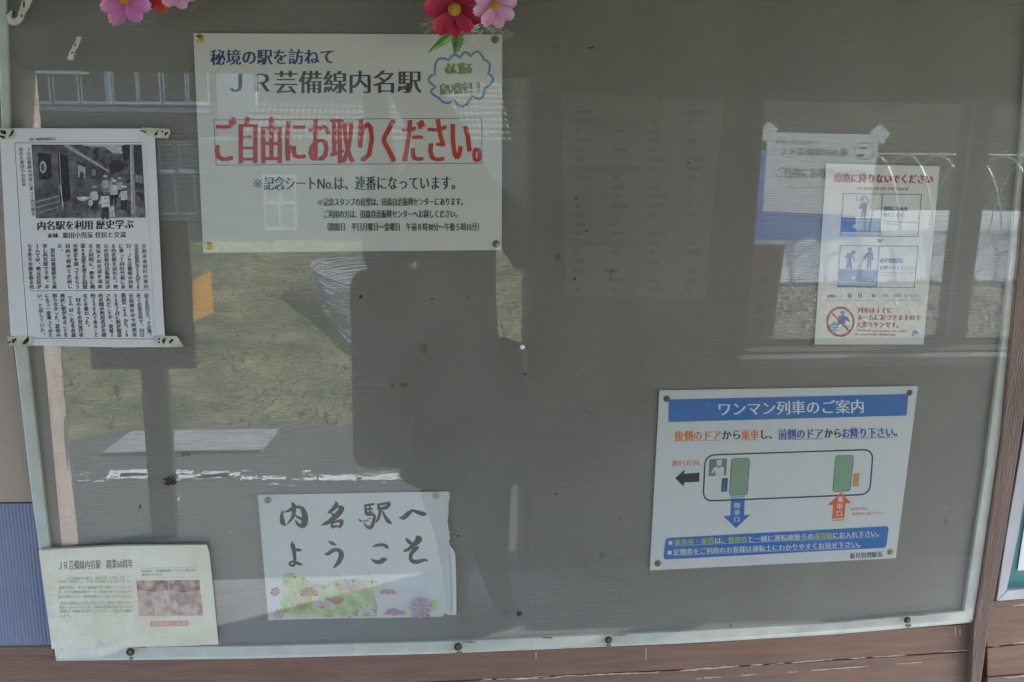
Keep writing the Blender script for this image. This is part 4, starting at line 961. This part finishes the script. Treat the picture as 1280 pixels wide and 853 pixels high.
def sprig(x, y, ang, L_, m, n=9, Y=-.03, r=.0005):
    V = []; F = []
    e = (x + L_ * math.cos(ang), y + L_ * math.sin(ang)); tube_vf([at(x, y, Y), at((x + e[0]) / 2 + 1, (y + e[1]) / 2, Y), at(*e, Y)], r, 5, V, F)
    for k in range(n):
        t = (k + 1) / n; s_ = 1 if k % 2 else -1; bx_, by_ = x + (e[0] - x) * t, y + (e[1] - y) * t; aa = ang + s_ * random.uniform(.5, 1.1); l2 = L_ * .42 * random.uniform(.6, 1.1)
        tube_vf([at(bx_, by_, Y), at(bx_ + l2 * math.cos(aa), by_ + l2 * math.sin(aa), Y - .002)], [r * .9, r * .4], 4, V, F)
    pyd('sprig', V, F, m, fol, smooth=True)
for a_ in ((545, 24, 2.7, 20, M_sprig), (542, 32, 2.4, 14, M_sprig), (533, 2, 3.2, 20, M_leaf), (520, -8, 2.2, 16, M_leaf), (604, 32, .5, 16, M_wsp), (600, 34, 2.9, 22, M_wsp), (604, 38, 2.4, 20, M_wsp), (596, 40, 3.3, 20, M_wsp), (612, 30, 1.2, 16, M_sprig), (622, 34, .9, 18, M_sprig),
           (640, 0, .2, 20, M_leaf), (636, 12, .9, 16, M_leaf), (630, 38, .5, 12, M_sprig), (600, 16, 2.0, 16, M_leaf)):
    sprig(*a_)

# ================================================================== neighbour board with teal backing
nb2 = empty('notice_board'); tag(nb2, 'teal noticeboard in an aluminium frame, only its lower corner showing', 'noticeboard')
slab('backing_board', [(1250, 746), (1284, 540), (1400, 540), (1400, 735)], .006, .03, mat('teal_board', (.07, .24, .24), .6, var=.06, vscale=8), nb2)
M_alu2 = mat('weathered_aluminium', (.45, .46, .49), .35, metal=.3, var=.15, vscale=14, stretch=(1, 1, .3))
slab('frame_rail', [(1245.5, 752), (1258, 668), (1279, 547), (1300, 400), (1312, 400), (1294, 547), (1273, 668), (1258.5, 738.5)], -.006, .02, M_alu2, nb2, bevel=.0015)
slab('frame_rail', [(1245.5, 752), (1258.5, 738.5), (1400, 726), (1400, 739)], -.0055, .02, M_alu2, nb2, bevel=.0015)
pp = slab('paper_sheet', [(1272, 713.5), (1284, 636), (1400, 630), (1400, 704)], .0035, .0042, M_paper); tag(pp, 'white sheet of paper on the teal noticeboard, mostly out of view', 'paper')

# ================================================================== MIRRORED WORLD behind the viewer (seen only as reflections)
# -- window in the facing wall
win = empty('window', (0, 0, 0)); tag(win, 'wide dark framed window of the shelter reflected in the right pane', 'window')
M_wf = mat('grey_window_frame', (.17, .175, .18), .5, var=.15, vscale=8); M_wfl = mat('pale_window_track', (.45, .47, .52), .4)
def wbar(x0, x1, z0, z1, d0=DW + .08, d1=DW + .14, m=M_wf, name='frame_bar'): return box(name, (x0, -d0, z0), (x1, -d1, z1), m, win, bevel=.003)
wbar(wl, wr, z_s, z_s + .025); wbar(wl, wr, z_t - .03, z_t)
wbar(wl, wl + .02, z_s + .025, z_t - .03); wbar(wr - .02, wr, z_s + .025, z_t - .03)
m0, m1 = mir(1179, 400, DW + .09).x, mir(1208, 400, DW + .09).x
wbar(m0, m1, z_s + .025, z_t - .03, DW + .085, DW + .148); wbar(m0 + .004, m0 + .014, z_s + .025, z_t - .03, DW + .075, DW + .0845, M_wfl, 'pull_strip')
box('sill', (wl - .04, -DW + .06, z_s - .04), (wr + .04, -DW - .001, z_s - .008), mat('window_sill_paint', (.30, .29, .27), .4), win, bevel=.004)
gp = pane_mat('window_glass', .01, .004)
box('pane', (wl + .02, -DW - .130, z_s + .025), (m0, -DW - .134, z_t - .03), gp, win); box('pane', (m1, -DW - .130, z_s + .025), (wr - .02, -DW - .134, z_t - .03), gp, win)
# -- small poster taped on that window, print showing through
sp = empty('small_poster'); tag(sp, 'faint small poster held by tape on the reflected window beside the track warning poster', 'poster')
DS = DW + .126
def mslab(name, pts, D, th, m, parent=None):
    f = [mir(x, y, D) for x, y in pts]; b = [p - Vector((0, th, 0)) for p in f]
    V, F = prism(f, b); o = pyd(name, V, F, m, parent); fixn(o); return o
M_thin = mat('thin_backlit_paper', (.72, .72, .71), .8)
see_light(M_thin, (.97, .98, .98), .95)
mslab('sheet', [(958, 165), (1098, 168), (1084, 270), (952, 264)], DS, .0004, M_thin, sp)
for pts in (((960, 152), (971, 161), (957, 177), (950, 174), (950, 161)), ((1098, 154), (1111, 166), (1102, 181), (1086, 165))): mslab('tape', pts, DS - .0012, .0006, M_thin, sp)
def PR(x, y): return (940 + x * .14073, 150 + y * .14073)
P = Print(0, D=DS - .0006)
GY = (.16, .17, .18)
P.text('秘境の駅を訪ねて', PR(196, 193), PR(582, 200), 6.2, (.12, .17, .26), .06, 2); P.text('ＪＲ芸備線内名駅', PR(245, 280), PR(850, 290), 10, GY, .06, 3)
P.text('ご自由にお取りください。', PR(196, 470), PR(1075, 480), 15, (.42, .30, .22), .05, 2); P.text('※記念シートNo.は、連番になっています。', PR(290, 600), PR(900, 608), 5, GY, .0)
P.build('lettering', sp)
P = Print(0, D=DS - .0006); _c = PR(985, 275); P.ring([(_c[0] + (12.4 + .7 * math.sin(k * 2.1)) * math.cos(k * math.pi / 18), _c[1] + 10.6 * math.sin(k * math.pi / 18)) for k in range(36)], 1.0, (.22, .34, .38)); P.disc(*PR(975, 245), 5, (.22, .30, .2), 1.8); P.disc(*PR(955, 315), 4.5, (.22, .30, .2), 1.8)
P.build('cloud_mark', sp)
# -- brown no smoking sign inside the window
ns = empty('no_smoking_sign'); tag(ns, 'brown upright sign with red ring symbol in the reflected window corner', 'sign')
M_bsg = mat('brown_sign_board', (.36, .23, .17), .6, var=.1, vscale=8); see_light(M_bsg, (.45, .33, .26), .6)
mslab('board', [(939, 305), (979, 306), (964, 428), (930, 428)], DW + .112, .01, M_bsg, ns)
P = Print(0, D=DW + .1115)
ccn = [(957 + 11.5 * math.cos(2 * math.pi * k / 24), 322 + 12 * math.sin(2 * math.pi * k / 24)) for k in range(24)]
P.ring(ccn, 1.8, (.5, .06, .04)); P.ring([(948, 314), (965, 331)], 1.6, (.5, .06, .04), closed=False); P.poly([(949, 325), (966, 325), (966, 328), (949, 328)], (.2, .1, .08))
for k, ch in enumerate('構内禁煙'):
    V_, F_ = glyphs(ch); cx_, cy_ = 953 - k * 2.2, 350 + k * 18
    P.add([(cx_ - (x - .5) * 14, cy_ - (y - .38) * 15) for x, y in V_], F_, (.10, .06, .05), P.step())
    P.add([(cx_ - (x - .56) * 14, cy_ - (y - .38) * 15) for x, y in V_], F_, (.10, .06, .05), P.step())
P.build('symbol_and_lettering', ns)
# -- timetable on the inner wall, very faint
tt = empty('timetable'); tag(tt, 'very faint dark timetable sheet reflected between the seam and the window', 'timetable')
mslab('sheet', [(700, 118), (905, 121), (880, 372), (706, 370)], DW - .012, .002, mat('dull_timetable_paper', (.42, .41, .38), .7), tt)
P = Print(0, D=DW - .0125); random.seed(8)
TD = (.10, .09, .08)
P.text('内名駅時刻表', (822, 122), (902, 124), 8, TD, .1, 3)
for r_ in range(20):
    y = 138 + r_ * 11.6
    for c_ in range(4):
        if random.random() < .2: continue
        x = 718 + c_ * 47 + (-.03 * r_ * 4); wd_ = random.uniform(6, 22)
        P.poly([(x, y), (x + wd_, y + .1), (x + wd_ - .3, y + 5.5), (x - .3, y + 5.4)], TD)
for y in (148, 206, 298): P.poly([(712, y), (800, y + 1), (799, y + 11), (711, y + 10)], (.20, .19, .17))
P.build('timetable_rows', tt)['kind'] = 'stuff'

# -- vegetable tunnels
tun = empty('tunnel_greenhouse'); tag(tun, 'low plastic tunnel with bare hoops and a blue cover, reflected in the right pane', 'greenhouse')
D0, D1, HT = 7.0, 8.3, 1.0
xa, xb = mir(905, 330, D0).x, mir(1400, 330, D0).x
M_hoop = mat('pale_steel_hoop', (.7, .7, .7), .4); M_plast = mat('milky_plastic_film', (.55, .58, .63), .35, var=.15, vscale=2.5, bump=.5, bscale=4, coat=.5); M_btarp = mat('blue_tarpaulin', (.16, .28, .62), .4, var=.2, vscale=3, bump=.5, bscale=6, coat=.4)
see_light(M_plast, (.90, .93, .98), .8); see_light(M_btarp, (.30, .52, 1.0), .8)
def hp(x, a): return Vector((x, -((D0 + D1) / 2 - (D1 - D0) / 2 * math.cos(a)), HT * math.sin(a) ** .9 if math.sin(a) > 0 else 0))
nh = int((xb - xa) / .30)
V0, F0 = tube_vf([hp(0, math.pi * k / 16) for k in range(17)], .0075, 5); hm = bpy.data.meshes.new('hoop'); hm.from_pydata([tuple(v) for v in V0], [], F0); hm.update(); hm.materials.append(M_hoop)
for k in range(nh + 1):
    o = bpy.data.objects.new('hoop', hm); col.objects.link(o); o.parent = tun; o.location = (xa + k * .30, 0, 0)
tube('ridge_pole', [(xa, -(D0 + D1) / 2, HT + .008), (xb, -(D0 + D1) / 2, HT + .008)], .008, M_hoop, tun, 6)
def film(name, x0, x1, a0, a1, m, off, nx_=40):
    V = []; F = []; na = 10
    for i in range(nx_ + 1):
        x = x0 + (x1 - x0) * i / nx_
        for j in range(na + 1):
            p = hp(x, a0 + (a1 - a0) * j / na); q = off + .012 * noise.noise(Vector((x * 3, j * .5, 2))); c_ = Vector((x, -(D0 + D1) / 2, 0)); V.append(p + (p - c_).normalized() * q)
    for i in range(nx_):
        for j in range(na): a = i * (na + 1) + j; F.append((a, a + 1, a + na + 2, a + na + 1))
    return pyd(name, V, F, m, tun, smooth=True)
a38 = math.asin((.42 / HT) ** (1 / .9))
film('side_film', xa, xb, .0, a38, M_plast, .014); film('rear_film', xa, xb, math.pi - a38, math.pi, M_plast, .014)
xt = mir(1035, 280, 7.6).x
film('blue_cover', xa, xt, a38 - .08, math.pi - a38, M_btarp, .03)
# -- signpost outside the doorway
sg = empty('signpost'); tag(sg, 'dark back of a signboard on a post, reflected beside the newspaper cutting', 'signpost')
DSg = 2.35
pL, pR = mir(183, 560, DSg), mir(215, 560, DSg)
M_sgn = mat('dark_sign_back', (.035, .035, .035), .7)
box('post', (pL.x, -DSg, 0), (pR.x, -DSg - .06, 1.25), M_sgn, sg, bevel=.004)
q0, q1 = mir(100, 275, DSg - .03), mir(246, 460, DSg - .03)
box('board', (q0.x, -DSg + .03, q1.z), (q1.x, -DSg - .0005, q0.z), M_sgn, sg, bevel=.003)
M_or = mat('orange_panel', (.95, .58, .14), .5)
see_light(M_or, (1.0, .72, .25), .95)
o_ = mslab('orange_panel', [(241, 350), (264, 338), (267, 390), (242, 403)], DSg - .035, .004, M_or, sg)
# -- pile of folded poles by the verge
pile = empty('pole_pile'); tag(pile, 'heap of pale bent poles lying on the grass, reflected beside the photographer', 'pole heap')
random.seed(12); M_pole = mat('pale_bent_pole', (.30, .31, .33), .6, var=.35, vscale=6)
for k in range(18):
    pth = []
    for px_, py_ in ((468, 352 + k * .7), (440, 352 + k * .9), (412, 355 + k * 1.2), (394 + k * .9, 360 + k * 1.6), (390 + k * 1.7, 368 + k * 2.2), (402 + k * 1.4, 378 + k * 2.6), (425 + k * .8, 388 + k * 2.7), (450, 396 + k * 2.6), (475, 402 + k * 2.6)):
        d = rd(px_ + random.uniform(-1, 1), py_); pth.append((d[0], -d[1], .012 + .010 * (18 - k) + random.uniform(0, .02)))
    tube('pole', [Vector(p) for p in smooth_path(pth, 3)], .0075, M_pole, pile, 6)
# -- house over the way
ho = empty('farmhouse'); tag(ho, 'tiled farmhouse with a long row of upstairs windows, reflected in the left pane', 'house')
DH = 23.0
M_hw = mat('pale_house_wall', (.46, .46, .50), .8, var=.08, vscale=2); M_fr = mat('white_window_frame', (.84, .85, .90), .5); M_gl = mat('dark_window_glass', (.04, .045, .05), .15); M_tile = mat('shade_toned_roof_tile', (.085, .085, .095), .5, var=.3, vscale=3); M_dw = mat('dark_timber_wall', (.16, .15, .15), .8, var=.2, vscale=3)  # M_tile: shade put into the tile colour; M_dw: plain dark timber
M_tiler = mat('sun_toned_roof_tile', (.17, .165, .16), .7, var=.2, vscale=3)  # same tiles lit by sun, the sunlight put into a lighter colour
def hb(x0, y0, x1, y1, dd, th, m, name, parent=ho, b=0):
    a, c = mir(x0, y0, DH + dd), mir(x1, y1, DH + dd); return box(name, (a.x, -(DH + dd), c.z), (c.x, -(DH + dd) - th, a.z), m, parent)
hb(-60, -60, 262, 300, .05, 5, M_dw, 'upper_wall'); hb(262, -60, 326, 300, .03, 5, M_hw, 'wall_bay')
hb(-60, 131, 262, 141, -.04, .06, M_hw, 'apron_board'); hb(-60, -60, 262, 74, -.04, .06, M_hw, 'wall_band')
hb(41, 79, 112, 93, -.12, .06, M_fr, 'shutter_box')
for x0, x1 in ((28, 62), (66, 98), (101, 133), (141, 171), (173, 200), (204, 232), (235, 260)):
    wn = hb(x0 - 2, 82, x1 + 2, 131, -.03, .05, M_fr, 'window'); hb(x0, 86, x1, 127, -.032, .001, M_gl, 'glass', wn)
hb(133, 82, 141, 131, -.06, .02, M_fr, 'window_post'); hb(-60, 127, 262, 131, -.10, .05, M_fr, 'sill_board')
# lower lean-to roof with tiles
def roof(x0, y0, x1, y1, d0, d1, m, rows, cols, name):
    a, c = mir(x0, y0, d0), mir(x1, y1, d1); xw0, xw1 = min(a.x, mir(x0, y1, d1).x), c.x; V = []; F = []
    for j in range(rows):
        t0, t1 = j / rows, (j + 1) / rows
        for i in range(cols):
            u0, u1 = xw0 + (xw1 - xw0) * i / cols, xw0 + (xw1 - xw0) * (i + 1) / cols; um = (u0 + u1) / 2
            zt, zb = a.z + (c.z - a.z) * t0, a.z + (c.z - a.z) * t1; dt, db = d0 + (d1 - d0) * t0, d0 + (d1 - d0) * t1
            b = len(V); V += [(u0, -dt, zt), (um, -dt, zt + .02), (u1, -dt, zt), (u0, -db, zb + .05), (um, -db, zb + .09), (u1, -db, zb + .05), (u0, -db, zb), (um, -db, zb), (u1, -db, zb)]
            F += [(b, b + 3, b + 4, b + 1), (b + 1, b + 4, b + 5, b + 2), (b + 3, b + 6, b + 7, b + 4), (b + 4, b + 7, b + 8, b + 5)]
    o = pyd(name, V, F, m, ho); fixn(o); o['kind'] = 'stuff'; return o
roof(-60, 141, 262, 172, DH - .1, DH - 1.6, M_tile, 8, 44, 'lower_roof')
hb(324, -60, 640, 178, 1.8, .5, M_dw, 'added_sky_screen')  # wall added to block bright sky showing behind the side roof
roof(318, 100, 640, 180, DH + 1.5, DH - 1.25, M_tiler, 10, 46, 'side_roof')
hb(-60, 172, 640, 300, -1.3, 1.4, mat('lower_house_wall', (.20, .205, .24), .8, var=.15, vscale=2), 'lower_wall')
hb(-60, 174, 262, 178, -1.38, .05, M_fr, 'eaves_board'); hb(-60, 213, 262, 216, -1.36, .04, M_fr, 'ground_rail')
for x0, x1 in ((198, 221), (223, 246)):
    wn = hb(x0, 180, x1, 268, -1.33, .03, M_fr, 'window'); hb(x0 + 1, 181, x1 - 1, 212, -1.331, .001, mat('bluish_glass', (.13, .15, .2), .2), 'glass', wn); hb(x0 + 1, 217, x1 - 1, 266, -1.331, .001, mat('bluish_glass', (.13, .15, .2), .2), 'glass', wn)
wn = hb(328, 218, 372, 288, -1.36, .05, M_fr, 'window')
for (x0, y0, x1, y1) in ((331, 222, 349, 251), (351, 222, 369, 251), (331, 256, 349, 284), (351, 256, 369, 284)): hb(x0, y0, x1, y1, -1.362, .001, mat('pale_curtained_glass', (.30, .32, .33), .3), 'glass', wn)

# -- the photographer
per = empty('person', (0.17, -1.78, 0)); tag(per, 'photographer in dark coat and trousers mirrored as a silhouette in the left pane', 'person')
def skin(name, nodes, edges, m, parent, sub=2):
    me = bpy.data.meshes.new(name); me.from_pydata([n[0] for n in nodes], edges, []); me.update(); o = bpy.data.objects.new(name, me); col.objects.link(o)
    o.modifiers.new('k', 'SKIN'); o.modifiers.new('u', 'SUBSURF').levels = sub; o.modifiers['u'].render_levels = sub
    for i, n in enumerate(nodes): me.skin_vertices[0].data[i].radius = n[1]; me.skin_vertices[0].data[i].use_root = (i == 0)
    bpy.context.view_layer.update(); e = bpy.data.meshes.new_from_object(o.evaluated_get(bpy.context.evaluated_depsgraph_get())); bpy.data.objects.remove(o)
    r = link(name, e, m, parent); e.shade_smooth(); return r
DP = 1.78
def pw(px, py, dy=0): p = mir(px, py, DP); return (p.x, p.y + dy, p.z)
M_coat = mat('dark_coat_cloth', (.022, .022, .024), .85, var=.2, vscale=9); M_trs = mat('dark_trousers', (.03, .03, .032), .85); M_skin = mat('skin', (.42, .26, .19), .55); M_hair = mat('black_hair', (.015, .013, .012), .5)
pel, ch, nk, hd = pw(577, 520), pw(570, 300), pw(545, 190), (.06, -1.80, 1.80)
nodes = [(pel, (.17, .12)), (pw(574, 420), (.20, .13)), (ch, (.235, .13)), (pw(560, 235), (.19, .11)), (nk, (.055, .055)), ((.06, -1.80, 1.76), (.085, .095)), ((.06, -1.80, 1.86), (.08, .09)),
         (pw(505, 262), (.11, .10)), (pw(474, 345), (.085, .08)), (pw(478, 200, .10), (.045, .045)), ((-.045, -1.665, 1.765), (.035, .03)),
         (pw(628, 265), (.07, .07)), (pw(664, 335), (.05, .055)), (pw(600, 230, .08), (.045, .045)), ((.085, -1.665, 1.765), (.035, .03)),
         (pw(552, 590), (.105, .10)), (pw(572, 660), (.085, .085)), ((mir(570, 735, 1.78).x, -1.78, .09), (.045, .05)), ((mir(570, 735, 1.78).x - .01, -1.62, .04), (.045, .035)),
         (pw(606, 590), (.105, .10)), (pw(608, 660), (.085, .085)), ((mir(618, 735, 1.78).x, -1.78, .09), (.045, .05)), ((mir(622, 735, 1.78).x + .01, -1.60, .04), (.05, .035))]
edges = [(0, 1), (1, 2), (2, 3), (3, 4), (4, 5), (5, 6), (3, 7), (7, 8), (8, 9), (9, 10), (3, 11), (11, 12), (12, 13), (13, 14), (0, 15), (15, 16), (16, 17), (17, 18), (0, 19), (19, 20), (20, 21), (21, 22)]
body = skin('body', nodes, edges, M_coat, per)
hr = skin('hair', [((.06, -1.83, 1.80), (.09, .085)), ((.06, -1.825, 1.90), (.085, .08))], [(0, 1)], M_hair, per)
# coat skirt
V = []; F = []
rings = [(430, 68, .13), (500, 72, .14), (560, 76, .15), (592, 78, .15)]
for k, (y, hw, dp) in enumerate(rings):
    for i in range(20):
        a = 2 * math.pi * i / 20; c_ = pw(582 - k * .5, y); e_ = pw(582 + hw, y); rx = e_[0] - c_[0]; V.append((c_[0] + rx * math.cos(a) * (1 + .03 * math.sin(3 * a + k)), c_[1] + dp * math.sin(a), c_[2]))
for k in range(3):
    for i in range(20): F.append((k * 20 + i, k * 20 + (i + 1) % 20, (k + 1) * 20 + (i + 1) % 20, (k + 1) * 20 + i))
sk = pyd('coat_skirt', V, F, M_coat, per, smooth=True); sk.modifiers.new('s', 'SOLIDIFY').thickness = .004
bag = empty('shoulder_bag'); tag(bag, 'large dark bag hanging at the mirrored photographer\'s side', 'bag')
b0, b1 = mir(437, 330, 1.76), mir(548, 588, 1.76)
bb = box('bag_body', (b0.x, -1.70, b1.z + .02), (b1.x, -1.84, b0.z - .02), M_coat, bag); bevel_o(bb, .055, 6)
tube('strap', [((b0.x + b1.x) / 2 - .05, -1.77, b0.z - .04), (pw(480, 280, 0)[0], -1.77, pw(480, 280)[2]), (pw(530, 205)[0], -1.77, pw(530, 205)[2])], .012, M_coat, bag, 6)
cm = empty('camera_in_hands'); cm.name = 'handheld_camera'; tag(cm, 'small black camera held up by the mirrored photographer', 'camera')
box('camera_body', (-.045, -1.665, 1.765), (.075, -1.628, 1.835), mat('black_camera_body', (.02, .02, .02), .4), cm, bevel=.006)
